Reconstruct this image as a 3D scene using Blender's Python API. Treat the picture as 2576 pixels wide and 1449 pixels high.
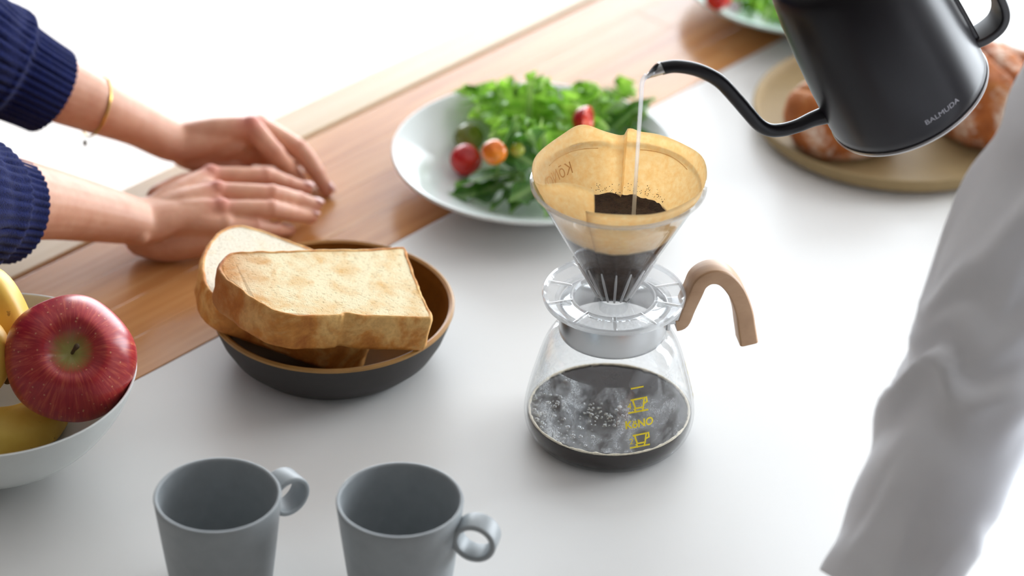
import bpy, bmesh, math, random
from mathutils import Vector, Matrix, noise
V = Vector
random.seed(7)
for o in list(bpy.data.objects):
    bpy.data.objects.remove(o)
SC = bpy.context.scene
COL = SC.collection
R = math.radians
TZ = 0.80                                   # height of the table top above the floor

# ------------------------------------------------------------------ camera
FPX, PITCH, ROLL, CH = 7200.0, R(32.3), R(1.1), 1.25
Fw = V((0, math.cos(PITCH), -math.sin(PITCH)))
U0 = V((0, math.sin(PITCH), math.cos(PITCH)))
Rt = V((1, 0, 0)) * math.cos(ROLL) + U0 * math.sin(ROLL)
Up = -V((1, 0, 0)) * math.sin(ROLL) + U0 * math.cos(ROLL)
CAM = V((0, 0, TZ + CH))
cd = bpy.data.cameras.new('camera')
cam = bpy.data.objects.new('camera', cd)
COL.objects.link(cam)
cam.matrix_world = Matrix(((Rt.x, Up.x, -Fw.x, CAM.x), (Rt.y, Up.y, -Fw.y, CAM.y),
                           (Rt.z, Up.z, -Fw.z, CAM.z), (0, 0, 0, 1)))
cd.sensor_width = 36.0
cd.lens = 36.0 * FPX / 2576.0
cd.clip_start = 0.05
cd.dof.use_dof = True
cd.dof.focus_distance = 2.10
cd.dof.aperture_fstop = 3.4
SC.camera = cam

# ------------------------------------------------------------------ world, daylight, exposure
w = bpy.data.worlds.new('world')
SC.world = w
w.use_nodes = True
w.node_tree.nodes['Background'].inputs['Color'].default_value = (0.86, 0.93, 1.0, 1)
w.node_tree.nodes['Background'].inputs['Strength'].default_value = 3.0


def area_light(name, loc, rot, sx, sy, power, color):
    l = bpy.data.lights.new(name, 'AREA')
    l.shape = 'RECTANGLE'
    l.size, l.size_y, l.energy, l.color = sx, sy, power, color
    o = bpy.data.objects.new(name, l)
    COL.objects.link(o)
    o.location, o.rotation_euler = loc, rot
    return o


ROOM = dict(x0=-3.0, x1=3.2, y0=-1.8, y1=6.2, z1=3.15)
WINA = (-2.2, 2.9, 0.08, 3.0)             # far wall window: x0, x1, z0, z1
WINB = (2.4, 5.4, 0.08, 2.8)              # right wall window: y0, y1, z0, z1
area_light('window_far_offscreen', ((WINA[0] + WINA[1]) / 2, ROOM['y1'] + 0.10, (WINA[2] + WINA[3]) / 2),
           (R(-90), 0, 0), WINA[1] - WINA[0], WINA[3] - WINA[2], 400, (0.955, 0.98, 1.0))
area_light('window_right_offscreen', (ROOM['x1'] + 0.10, (WINB[0] + WINB[1]) / 2, (WINB[2] + WINB[3]) / 2),
           (R(-90), 0, R(-90)), WINB[1] - WINB[0], WINB[3] - WINB[2], 330, (0.955, 0.98, 1.0))
vs = SC.view_settings
vs.view_transform = 'Standard'
vs.look = 'None'
vs.gamma = 1.0
vs.use_curve_mapping = False
vs.exposure = -0.22
SC.cycles.max_bounces = 10
SC.cycles.transparent_max_bounces = 24
SC.cycles.caustics_refractive = True


# ------------------------------------------------------------------ pixel helpers (a pixel is a direction only)
def ray(px, py):
    return Fw * FPX + Rt * (px - 1288.0) - Up * (py - 724.5)


def P(px, py, z=0.0):                       # point at height z above the table top
    d = ray(px, py)
    return CAM + d * ((TZ + z - CAM.z) / d.z)


def PL(px, py, pt, n):                      # point on a plane
    d = ray(px, py)
    return CAM + d * ((pt - CAM).dot(n) / d.dot(n))


# ------------------------------------------------------------------ materials
def lin(c):
    return tuple((x / 12.92 if x <= 0.04045 else ((x + 0.055) / 1.055) ** 2.4) for x in [v / 255.0 for v in c]) + (1.0,)


class NT:
    def __init__(s, name):
        s.m = bpy.data.materials.new(name)
        s.m.use_nodes = True
        s.t = s.m.node_tree
        s.b = s.t.nodes['Principled BSDF']
        s.out = s.t.nodes['Material Output']

    def n(s, kind, **kw):
        x = s.t.nodes.new(kind)
        for k, v in kw.items():
            if k in x.inputs:
                x.inputs[k].default_value = v
            else:
                setattr(x, k, v)
        return x

    def l(s, a, b):
        s.t.links.new(a, b)

    def coord(s, scale=(1, 1, 1), rot=(0, 0, 0), kind='Object', loc=(0, 0, 0)):
        c = s.n('ShaderNodeTexCoord')
        m = s.n('ShaderNodeMapping')
        m.inputs['Scale'].default_value = scale
        m.inputs['Rotation'].default_value = rot
        m.inputs['Location'].default_value = loc
        s.l(c.outputs[kind], m.inputs['Vector'])
        return m.outputs['Vector']

    def noise(s, vec, scale, detail=4.0, rough=0.55, dist=0.0):
        x = s.n('ShaderNodeTexNoise')
        x.inputs['Scale'].default_value = scale
        x.inputs['Detail'].default_value = detail
        x.inputs['Roughness'].default_value = rough
        x.inputs['Distortion'].default_value = dist
        s.l(vec, x.inputs['Vector'])
        return x.outputs['Fac']

    def ramp(s, fac, stops):
        x = s.n('ShaderNodeValToRGB')
        e = x.color_ramp.elements
        while len(e) < len(stops):
            e.new(0.5)
        for i, (p, c) in enumerate(stops):
            e[i].position = p
            e[i].color = c if len(c) == 4 else tuple(c) + (1,)
        s.l(fac, x.inputs['Fac'])
        return x.outputs['Color']

    def mix(s, fac, a, b, mode='MIX'):
        x = s.n('ShaderNodeMix', data_type='RGBA', blend_type=mode)
        for sock, v in ((x.inputs['Factor'], fac), (x.inputs[6], a), (x.inputs[7], b)):
            if hasattr(v, 'is_linked'):
                s.l(v, sock)
            else:
                sock.default_value = v
        return x.outputs[2]

    def math(s, op, a, b=0.0):
        x = s.n('ShaderNodeMath', operation=op)
        for sock, v in ((x.inputs[0], a), (x.inputs[1], b)):
            if hasattr(v, 'is_linked'):
                s.l(v, sock)
            else:
                sock.default_value = v
        return x.outputs[0]

    def mapr(s, v, a, b, c=0.0, d=1.0):
        x = s.n('ShaderNodeMapRange')
        for i, q in enumerate((a, b, c, d)):
            x.inputs[i + 1].default_value = q
        s.l(v, x.inputs[0])
        return x.outputs[0]

    def bump(s, h, strength=0.3, dist=0.002):
        x = s.n('ShaderNodeBump')
        x.inputs['Strength'].default_value = strength
        x.inputs['Distance'].default_value = dist
        s.l(h, x.inputs['Height'])
        s.l(x.outputs['Normal'], s.b.inputs['Normal'])

    def base(s, v):
        if hasattr(v, 'is_linked'):
            s.l(v, s.b.inputs['Base Color'])
        else:
            s.b.inputs['Base Color'].default_value = v

    def set(s, **kw):
        for k, v in kw.items():
            s.b.inputs[k.replace('_', ' ')].default_value = v
        return s


def simple(name, rgb, rough=0.5, mottled=0.04, scale=40.0, bump=0.0, bdist=0.001, **kw):
    t = NT(name)
    c = lin(rgb)
    v = t.coord()
    n1 = t.noise(v, scale)
    lo = tuple(x * (1 - mottled) for x in c[:3])
    hi = tuple(min(1, x * (1 + mottled)) for x in c[:3])
    t.base(t.ramp(n1, [(0.3, lo), (0.7, hi)]))
    t.set(Roughness=rough, **kw)
    if bump:
        t.bump(n1, bump, bdist)
    return t.m


def thin_glass(name, tint=(1, 1, 1, 1), rough=0.02, f0=0.04, gain=1.0, haze=0.0):
    t = NT(name)
    fr = t.n('ShaderNodeLayerWeight')
    fr.inputs['Blend'].default_value = 0.5
    tr = t.n('ShaderNodeBsdfTransparent')
    tr.inputs['Color'].default_value = tint
    gl = t.n('ShaderNodeBsdfGlossy')
    gl.inputs['Roughness'].default_value = rough
    fac = t.mapr(t.math('POWER', fr.outputs['Facing'], 4.0), 0, 1, f0, 0.8 * gain)
    mx = t.n('ShaderNodeMixShader')
    t.l(fac, mx.inputs[0])
    t.l(tr.outputs[0], mx.inputs[1])
    t.l(gl.outputs[0], mx.inputs[2])
    last = mx
    if haze:
        df, tl, ms, mh = t.n('ShaderNodeBsdfDiffuse'), t.n('ShaderNodeBsdfTranslucent'), t.n('ShaderNodeMixShader'), t.n('ShaderNodeMixShader')
        df.inputs['Color'].default_value = tl.inputs['Color'].default_value = (0.92, 0.93, 0.95, 1)
        ms.inputs[0].default_value = 0.5
        t.l(df.outputs[0], ms.inputs[1]); t.l(tl.outputs[0], ms.inputs[2])
        mh.inputs[0].default_value = haze
        t.l(mx.outputs[0], mh.inputs[1]); t.l(ms.outputs[0], mh.inputs[2])
        last = mh
    t.l(last.outputs[0], t.out.inputs['Surface'])
    return t.m


def wood(name, dark, mid, light, rough=0.35, ang=0.0, bump=0.05, var=0.25, coat=0.0):
    t = NT(name)
    v = t.coord(scale=(1, 1, 1), rot=(0, 0, ang))
    m2 = t.n('ShaderNodeMapping')
    m2.inputs['Scale'].default_value = (1.2, 26.0, 10.0)
    t.l(v, m2.inputs['Vector'])
    oi = t.n('ShaderNodeObjectInfo')
    add = t.n('ShaderNodeVectorMath', operation='ADD')
    sc = t.n('ShaderNodeVectorMath', operation='SCALE')
    cmb = t.n('ShaderNodeCombineXYZ')
    for i in range(3):
        t.l(oi.outputs['Random'], cmb.inputs[i])
    t.l(cmb.outputs[0], sc.inputs[0])
    sc.inputs['Scale'].default_value = 31.0
    t.l(m2.outputs[0], add.inputs[0])
    t.l(sc.outputs[0], add.inputs[1])
    n1 = t.noise(add.outputs[0], 2.2, 6, 0.6, 0.4)
    n2 = t.noise(add.outputs[0], 9.0, 3, 0.6)
    c = t.ramp(n1, [(0.25, lin(dark)), (0.5, lin(mid)), (0.78, lin(light))])
    c = t.mix(t.mapr(n2, 0.35, 0.75, 0.0, 0.30), c, lin(dark))
    c = t.mix(t.mapr(oi.outputs['Random'], 0, 1, 0, var), c, lin(light))
    t.base(c)
    t.set(Roughness=rough)
    if coat:
        t.set(Coat_Weight=coat, Coat_Roughness=0.15)
    t.bump(n2, bump, 0.0006)
    return t.m


# ------------------------------------------------------------------ mesh helpers
ORG = {}


def link(o, parent=None):
    COL.objects.link(o)
    if parent is not None:
        o.parent = parent
    return o


def tag(o, label=None, cat=None, group=None, kind=None):
    if label: o['label'] = label
    if cat: o['category'] = cat
    if group: o['group'] = group
    if kind: o['kind'] = kind
    return o


def thing(name, label, cat, loc, group=None):
    o = bpy.data.objects.new(name, None)
    o.empty_display_size = 0.02
    link(o)
    o.location = loc
    ORG[o] = V(loc)
    return tag(o, label, cat, group)


def smooth(me, on=True, angle=None):
    me.polygons.foreach_set('use_smooth', [on] * len(me.polygons))
    if on and angle is not None:
        try:
            me.set_sharp_from_angle(angle=R(angle))
        except Exception:
            pass


def mk(name, vf, mat, parent=None, loc=None, sm=True, angle=40):
    """verts in world space; the mesh is stored relative to its thing (or loc)"""
    verts, faces = vf
    o0 = ORG[parent] if parent is not None else V(loc if loc is not None else (0, 0, 0))
    me = bpy.data.meshes.new(name)
    me.from_pydata([tuple(V(v) - o0) for v in verts], [], faces)
    me.validate()
    bm = bmesh.new()
    bm.from_mesh(me)
    bmesh.ops.recalc_face_normals(bm, faces=bm.faces)
    bm.to_mesh(me)
    bm.free()
    smooth(me, sm, angle)
    if mat: me.materials.append(mat)
    o = bpy.data.objects.new(name, me)
    link(o, parent)
    if parent is None:
        o.location = o0
    ORG[o] = o0
    return o


def join(*vfs):
    vv, ff = [], []
    for a, b in vfs:
        k = len(vv)
        vv += list(a)
        ff += [tuple(i + k for i in f) for f in b]
    return vv, ff


def xf(vf, mat):
    return [mat @ V(v) for v in vf[0]], vf[1]


def box(x0, x1, y0, y1, z0, z1, mat=None, bev=0.0):
    if bev <= 0:
        vv = [V((x, y, z)) for z in (z0, z1) for y in (y0, y1) for x in (x0, x1)]
        ff = [(0, 1, 3, 2), (4, 6, 7, 5), (0, 4, 5, 1), (2, 3, 7, 6), (0, 2, 6, 4), (1, 5, 7, 3)]
    else:
        bm = bmesh.new()
        bmesh.ops.create_cube(bm, size=1)
        for v in bm.verts:
            v.co = V((x0 + (v.co.x + .5) * (x1 - x0), y0 + (v.co.y + .5) * (y1 - y0), z0 + (v.co.z + .5) * (z1 - z0)))
        bmesh.ops.bevel(bm, geom=bm.edges[:], offset=bev, segments=2, affect='EDGES', profile=0.6)
        bm.verts.index_update()
        vv = [v.co.copy() for v in bm.verts]
        ff = [tuple(v.index for v in f.verts) for f in bm.faces]
        bm.free()
    if mat is not None:
        vv = [mat @ v for v in vv]
    return vv, ff


def lathe(prof, c=(0, 0, 0), n=96, mat=None, closed=False, mod=None):
    vv, ff, rings = [], [], []
    for (r, z) in prof:
        if r < 1e-6:
            rings.append([len(vv)])
            vv.append(V((0, 0, z)))
        else:
            rings.append(list(range(len(vv), len(vv) + n)))
            for i in range(n):
                a = 2 * math.pi * i / n
                rr, zz = (r, z) if mod is None else mod(r, z, a)
                vv.append(V((rr * math.cos(a), rr * math.sin(a), zz)))
    pairs = list(zip(rings, rings[1:]))
    if closed: pairs.append((rings[-1], rings[0]))
    for A, B in pairs:
        if len(A) == 1 and len(B) == 1: continue
        for i in range(n):
            j = (i + 1) % n
            if len(A) == 1: ff.append((A[0], B[i], B[j]))
            elif len(B) == 1: ff.append((A[i], B[0], A[j]))
            else: ff.append((A[i], B[i], B[j], A[j]))
    if mat is not None: vv = [mat @ v for v in vv]
    c = V(c)
    return [v + c for v in vv], ff


def cat(pts, sub=6, closed=False):
    """Catmull-Rom through pts (tuples or vectors of any length)"""
    n = len(pts)
    out = []
    rng = range(n) if closed else range(n - 1)
    for i in rng:
        if closed:
            q = [pts[(i + k) % n] for k in (-1, 0, 1, 2)]
        else:
            q = [pts[max(0, i - 1)], pts[i], pts[i + 1], pts[min(n - 1, i + 2)]]
        for s in range(sub):
            t = s / sub
            out.append(tuple(0.5 * (2 * b + (-a + c) * t + (2 * a - 5 * b + 4 * c - d) * t * t + (-a + 3 * b - 3 * c + d) * t ** 3)
                             for a, b, c, d in zip(*q)))
    if not closed: out.append(tuple(pts[-1]))
    return out


def sweep(pts, sect, ref=V((0, 0, 1)), closed=False, caps=True, transport=True):
    """sect(i, s) -> list of (a, b): offsets along N and B;  B follows ref"""
    pts = [V(p) for p in pts]
    m = len(pts)
    tang = []
    for i in range(m):
        a = pts[(i - 1) % m] if (closed or i > 0) else pts[i]
        b = pts[(i + 1) % m] if (closed or i < m - 1) else pts[i]
        tang.append((b - a).normalized())
    vv, ff, rings = [], [], []
    B = ref - tang[0] * ref.dot(tang[0])
    B.normalize()
    for i in range(m):
        if not transport:
            B = ref.copy()
        B = B - tang[i] * B.dot(tang[i])
        B.normalize()
        N = B.cross(tang[i])
        s = sect(i, i / max(1, m - 1))
        rings.append(list(range(len(vv), len(vv) + len(s))))
        vv += [pts[i] + N * a + B * b for a, b in s]
    pairs = list(zip(rings, rings[1:]))
    if closed: pairs.append((rings[-1], rings[0]))
    for A, Bq in pairs:
        k = len(A)
        for i in range(k):
            j = (i + 1) % k
            ff.append((A[i], A[j], Bq[j], Bq[i]))
    if caps and not closed:
        ff.append(tuple(reversed(rings[0])))
        ff.append(tuple(rings[-1]))
    return vv, ff


def circ(a, b=None, n=16):
    b = a if b is None else b
    return [(a * math.cos(2 * math.pi * k / n), b * math.sin(2 * math.pi * k / n)) for k in range(n)]


def tube(pts, rad, n=14, sub=0, ref=V((0, 0, 1)), rnd=True, closed=False):
    """round tube; rad per point: r or (a, b)"""
    rad = [(r, r) if isinstance(r, (int, float)) else tuple(r) for r in (rad if isinstance(rad, (list, tuple)) else [rad] * len(pts))]
    data = [tuple(V(p)) + rad[i] for i, p in enumerate(pts)]
    if sub: data = cat(data, sub, closed)
    if rnd and not closed:
        p0, p1 = V(data[0][:3]), V(data[1][:3])
        q0, q1 = V(data[-1][:3]), V(data[-2][:3])
        da, db = (p0 - p1).normalized(), (q0 - q1).normalized()
        r0, r1 = min(data[0][3:]), min(data[-1][3:])
        head = [tuple(p0 + da * r0 * math.sin(t)) + (data[0][3] * max(.03, math.cos(t)), data[0][4] * max(.03, math.cos(t))) for t in (1.5, 1.2, .85, .45)]
        tail = [tuple(q0 + db * r1 * math.sin(t)) + (data[-1][3] * max(.03, math.cos(t)), data[-1][4] * max(.03, math.cos(t))) for t in (.45, .85, 1.2, 1.5)]
        data = head + data + tail
    return sweep([d[:3] for d in data], lambda i, s: circ(data[i][3], data[i][4], n), ref, closed)


def ell(c, r, n=16, m=10, rot=None):
    vv, ff = lathe([(math.sin(math.pi * k / m), -math.cos(math.pi * k / m)) if 0 < k < m else (0, -1 if k == 0 else 1) for k in range(m + 1)], n=n)
    S = Matrix.Diagonal((r[0], r[1], r[2], 1)) if not isinstance(r, (int, float)) else Matrix.Scale(r, 4)
    Mx = Matrix.Translation(V(c)) @ (rot.to_4x4() if rot else Matrix()) @ S
    return [Mx @ v for v in vv], ff


def rrect(a, b, rd=0.3, k=4):
    """rounded rectangle section, half sizes a, b"""
    r_ = min(a, b) * rd
    out = []
    for cx, cy, s in ((a - r_, b - r_, 0), (-a + r_, b - r_, 1), (-a + r_, -b + r_, 2), (a - r_, -b + r_, 3)):
        for i in range(k):
            t = math.pi / 2 * (s + i / (k - 1))
            out.append((cx + r_ * math.cos(t), cy + r_ * math.sin(t)))
    return out


def remesh(vfs, voxel, it=6, fac=0.5):
    vv, ff = join(*vfs)
    me = bpy.data.meshes.new('tmp')
    me.from_pydata([tuple(v) for v in vv], [], ff)
    bm = bmesh.new()
    bm.from_mesh(me)
    bmesh.ops.recalc_face_normals(bm, faces=bm.faces)
    bm.to_mesh(me)
    bm.free()
    o = bpy.data.objects.new('tmp', me)
    COL.objects.link(o)
    m = o.modifiers.new('r', 'REMESH')
    m.mode = 'VOXEL'
    m.voxel_size = voxel
    s = o.modifiers.new('s', 'SMOOTH')
    s.factor, s.iterations = fac, it
    dg = bpy.context.evaluated_depsgraph_get()
    ev = o.evaluated_get(dg)
    out = bpy.data.meshes.new_from_object(ev)
    res = [v.co.copy() for v in out.vertices], [tuple(p.vertices) for p in out.polygons]
    bpy.data.objects.remove(o)
    bpy.data.meshes.remove(out)
    return res


def text2d(s, size, bold=0.0):
    cu = bpy.data.curves.new('txt', 'FONT')
    cu.body = s
    cu.size = size
    cu.offset = bold
    cu.align_x, cu.align_y = 'CENTER', 'CENTER'
    o = bpy.data.objects.new('txt', cu)
    COL.objects.link(o)
    dg = bpy.context.evaluated_depsgraph_get()
    me = bpy.data.meshes.new_from_object(o.evaluated_get(dg))
    vv = [(v.co.x, v.co.y) for v in me.vertices]
    ff = [tuple(p.vertices) for p in me.polygons]
    bpy.data.objects.remove(o)
    bpy.data.meshes.remove(me)
    return vv, ff


def strokes2d(lines, wd):
    vv, ff = [], []
    for a, b in lines:
        a, b = V(a), V(b)
        d = (b - a).normalized()
        n = V((-d.y, d.x)) * wd / 2
        a, b = a - d * wd / 2, b + d * wd / 2
        k = len(vv)
        vv += [tuple(a + n), tuple(a - n), tuple(b - n), tuple(b + n)]
        ff.append((k, k + 1, k + 2, k + 3))
    return vv, ff


def nz(p, s=1.0, o=0.0):
    return noise.noise(V(p) * s + V((o, o * 1.7, -o)))


# ------------------------------------------------------------------ the room
m_wall = simple('wall_paint', (122, 116, 110), 0.9, 0.02, 3)
m_ceil = simple('ceiling_paint', (184, 182, 180), 0.9, 0.02, 3)
m_frame = simple('window_frame_white', (228, 230, 232), 0.4, 0.02, 10)
O0 = P(340, 955)
E0 = P(1960, 100)
TT = (E0 - O0).normalized()                 # direction along the counter
NN = V((TT.y, -TT.x, 0))                    # across it, towards the cook
ANG = math.atan2(TT.y, TT.x)
m_floor = wood('floor_boards', (150, 134, 120), (168, 154, 142), (182, 170, 160), 0.22, -ANG, 0.02, 0.5)


def structure(name, vf, mat, label, **k):
    o = mk(name, vf, mat, sm=False, **k)
    tag(o, label, kind='structure')
    return o


fl = thing('floor', 'pale wooden floorboards glaring in window light beyond the table', None, (0, 0, 0))
fl['kind'] = 'structure'
MF = Matrix.Rotation(ANG, 4, 'Z')
mk('subfloor', box(ROOM['x0'], ROOM['x1'], ROOM['y0'], ROOM['y1'], -0.06, -0.016), m_floor, fl, sm=False)
# boards run parallel to the table, clipped to the room
pw = 0.12
for i in range(-52, 53):
    v0, v1 = i * pw + 0.001, (i + 1) * pw - 0.001
    # clip the strip against the room rectangle in the rotated frame
    us = []
    for vq in (v0, v1):
        lo, hi = -99.0, 99.0
        for ax, a, b in ((0, ROOM['x0'], ROOM['x1']), (1, ROOM['y0'], ROOM['y1'])):
            d = (TT.x, TT.y)[ax]
            c = (-TT.y * vq, TT.x * vq)[ax]
            s, e = sorted(((a - c) / d, (b - c) / d))
            lo, hi = max(lo, s), min(hi, e)
        us.append((lo, hi))
    lo, hi = max(us[0][0], us[1][0]), min(us[0][1], us[1][1])
    if hi - lo < 0.05: continue
    cut = lo + (i * 0.37 % 1.0) * 1.8
    segs, a = [], lo
    while cut < hi - 0.2:
        if cut - a > 0.2:
            segs.append((a, cut - 0.001))
            a = cut + 0.001
        cut += 1.8
    segs.append((a, hi))
    for a, b in segs:
        mk('floorboard', box(a, b, v0, v1, -0.016, 0.0, MF), m_floor, fl, sm=False)


def wall_with_hole(name, p0, p1, hole, label, thick):
    """p0->p1 along the wall at floor; hole (s0, s1, z0, z1) in wall coordinates"""
    d = (p1 - p0)
    L = d.length
    d.normalize()
    n = V((-d.y, d.x, 0)) * thick
    parts = []
    rects = [(0, L, 0, ROOM['z1'])] if hole is None else [(0, hole[0], 0, ROOM['z1']), (hole[1], L, 0, ROOM['z1']), (hole[0], hole[1], 0, hole[2]), (hole[0], hole[1], hole[3], ROOM['z1'])]
    for s0, s1, z0, z1 in rects:
        if s1 - s0 < 1e-4 or z1 - z0 < 1e-4: continue
        q = [p0 + d * s0, p0 + d * s1, p0 + d * s1 + n, p0 + d * s0 + n]
        vv = [V((a.x, a.y, z)) for z in (z0, z1) for a in q]
        parts.append((vv, [(0, 1, 2, 3), (4, 7, 6, 5), (0, 4, 5, 1), (1, 5, 6, 2), (2, 6, 7, 3), (3, 7, 4, 0)]))
    return structure(name, join(*parts), m_wall, label)


X0, X1, Y0, Y1, Z1 = ROOM['x0'], ROOM['x1'], ROOM['y0'], ROOM['y1'], ROOM['z1']
wall_with_hole('wall_back', V((X1, Y1, 0)), V((X0, Y1, 0)), None if False else (X1 - WINA[1], X1 - WINA[0], WINA[2], WINA[3]), 'warm grey wall around the wide window', -0.12)
wall_with_hole('wall_right', V((X1, Y0, 0)), V((X1, Y1, 0)), (WINB[0] - Y0, WINB[1] - Y0, WINB[2], WINB[3]), 'warm grey side wall around the second window', -0.12)
wall_with_hole('wall_left', V((X0, Y1, 0)), V((X0, Y0, 0)), None, 'plain warm grey wall beside the table', -0.12)
wall_with_hole('wall_front', V((X0, Y0, 0)), V((X1, Y0, 0)), None, 'plain warm grey wall behind the photographer', -0.12)
structure('ceiling', box(X0, X1, Y0, Y1, Z1, Z1 + 0.1), m_ceil, 'plain pale grey ceiling')


def window(name, p0, d, L, z0, z1, npane, label):
    o = thing(name, label, None, p0 + V((0, 0, z0)))
    o['kind'] = 'structure'
    n = V((-d.y, d.x, 0))
    Mx = Matrix(((d.x, n.x, 0, p0.x), (d.y, n.y, 0, p0.y), (0, 0, 1, 0), (0, 0, 0, 1)))
    fw = 0.05
    for s in (0.0, L - fw):
        mk('window_jamb', box(s, s + fw, -0.03, 0.03, z0, z1, Mx), m_frame, o, sm=False)
    for z in (z0, z1 - fw):
        mk('window_rail', box(fw, L - fw, -0.03, 0.03, z, z + fw, Mx), m_frame, o, sm=False)
    for k in range(1, npane):
        s = L * k / npane
        mk('mullion', box(s - fw / 2, s + fw / 2, -0.03, 0.03, z0 + fw, z1 - fw, Mx), m_frame, o, sm=False)
    g = thin_glass('window_pane_' + name, (0.97, 0.985, 1, 1))
    for k in range(npane):
        a, b = L * k / npane + fw * .6, L * (k + 1) / npane - fw * .6
        mk('pane', box(a, b, -0.004, 0.004, z0 + fw * .8, z1 - fw * .8, Mx), g, o, sm=False)


window('window_1', V((WINA[0], Y1 + 0.04, 0)), V((1, 0, 0)), WINA[1] - WINA[0], WINA[2], WINA[3], 3, 'wide floor-length window in the far wall')
window('window_2', V((X1 + 0.04, WINB[0], 0)), V((0, 1, 0)), WINB[1] - WINB[0], WINB[2], WINB[3], 2, 'floor-length window in the side wall')

# ------------------------------------------------------------------ counter and wooden table board
def tn(a, b, z=0.0):                        # along, across (0 = joint of white and wood), height above top
    q = O0 + TT * a + NN * b
    return V((q.x, q.y, TZ + z))


def tbox(a0, a1, b0, b1, z0, z1, bev=0.0):
    Mx = Matrix(((TT.x, NN.x, 0, O0.x), (TT.y, NN.y, 0, O0.y), (0, 0, 1, TZ), (0, 0, 0, 1)))
    return box(a0, a1, b0, b1, z0, z1, Mx, bev)


A0, A1, BW, BL = -1.15, 1.75, -0.180, -0.231
FRONT = 0.765
m_white = simple('worktop_white', (229, 228, 225), 0.38, 0.012, 6, Specular_IOR_Level=0.45)
m_cab = simple('cabinet_white', (215, 215, 214), 0.5, 0.02, 5)
ct = thing('kitchen_counter', 'smooth white kitchen counter carrying the coffee server and mugs', 'counter', tn(0.3, 0.38, -TZ))
mk('worktop', tbox(A0, A1, 0.0006, FRONT, -0.04, 0, 0.0012), m_white, ct, sm=False)
mk('cabinet_body', tbox(A0 + 0.03, A1 - 0.03, 0.04, FRONT - 0.05, -TZ + 0.09, -0.04), m_cab, ct, sm=False)
mk('plinth', tbox(A0 + 0.06, A1 - 0.06, 0.08, FRONT - 0.10, -TZ, -TZ + 0.09), m_cab, ct, sm=False)
nd = 4
for k in range(nd):
    a = A0 + 0.03 + (A1 - A0 - 0.06) * k / nd
    b = A0 + 0.03 + (A1 - A0 - 0.06) * (k + 1) / nd
    d = mk('cabinet_door', tbox(a + 0.002, b - 0.002, FRONT - 0.05, FRONT - 0.03, -TZ + 0.095, -0.045, 0.001), m_cab, ct, sm=False)
    mk('handle', tbox(b - 0.06, b - 0.045, FRONT - 0.03, FRONT - 0.015, -0.25, -0.10, 0.003), m_frame, d, sm=False)

m_wood = wood('table_wood', (168, 100, 52), (204, 142, 84), (222, 170, 114), 0.22, -ANG, 0.04, 0.22)
m_wood2 = wood('edge_wood', (188, 156, 116), (208, 180, 142), (222, 198, 164), 0.24, -ANG, 0.05, 0.1)
wt = thing('wooden_table', 'warm brown plank table board joined to the white counter', 'table', tn(0.3, -0.11, -TZ))
ns = 4
for k in range(ns):
    b1 = -0.0004 - k * (abs(BW) - 0.001) / ns
    b0 = -0.0004 - (k + 1) * (abs(BW) - 0.001) / ns + 0.0003
    cuts = [A0, A0 + 0.75 + 0.31 * ((k * 2) % 3), A0 + 1.9 + 0.27 * (k % 2), A1]
    for a, b in zip(cuts, cuts[1:]):
        mk('plank', tbox(a + 0.0002, b - 0.0002, b0, b1, -0.035, 0, 0.0004), m_wood, wt, sm=False)
e = mk('edge_board', tbox(A0, A1, BL, BW - 0.0045, -0.035, 0, 0.002), m_wood2, wt, sm=False)
e['label'] = 'paler beige edge board behind a narrow groove'
mk('groove_strip', tbox(A0, A1, BW - 0.004, BW - 0.0005, -0.035, -0.006), m_wood, wt, sm=False)
mk('support_panel', tbox(A0 + 0.1, A1 - 0.1, -0.05, -0.02, -TZ, -0.035), m_wood, wt, sm=False)

# ------------------------------------------------------------------ coffee server
SV = P(1530, 1081)
Y0S = SV.y


def sv(r, a, z):                            # point around the server axis
    return V((SV.x + r * math.cos(a), SV.y + r * math.sin(a), TZ + z))


m_glass = thin_glass('server_glass', (0.985, 0.99, 0.992, 1), 0.015, 0.03, 0.9)
m_steel = simple('brushed_steel', (196, 198, 200), 0.26, 0.03, 90, Metallic=1.0)
m_hwood = wood('handle_wood', (150, 112, 80), (184, 146, 112), (204, 170, 138), 0.45, 0, 0.06, 0.1)
m_yellow = simple('yellow_print', (246, 220, 36), 0.5, 0.02, 200)
so = thing('coffee_server', 'glass coffee server with steel collar and bent wooden handle', 'server', SV)
GP = [(0.0, 0.0012), (0.050, 0.0), (0.056, 0.0012), (0.0605, 0.0055), (0.0632, 0.012), (0.0642, 0.019), (0.0634, 0.028), (0.0605, 0.042),
      (0.0568, 0.056), (0.0532, 0.069), (0.0495, 0.079), (0.0450, 0.0865), (0.0408, 0.091), (0.0388, 0.0945), (0.0382, 0.106), (0.0384, 0.114)]
GPs = [(max(0.0, r), z) for r, z in cat(GP, 4)]
GI = [(max(0.0, r - 0.0016), z + (0.002 if r < 0.05 and z < 0.03 else 0.0006)) for r, z in GPs]
gl = mk('glass_body', lathe(GPs + GI[::-1], SV), m_glass, so)


def gr(z):
    for (r0, z0), (r1, z1) in zip(GPs[8:], GPs[9:]):
        if z0 <= z <= z1: return r0 + (r1 - r0) * (z - z0) / max(1e-9, z1 - z0)
    return 0.04


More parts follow.
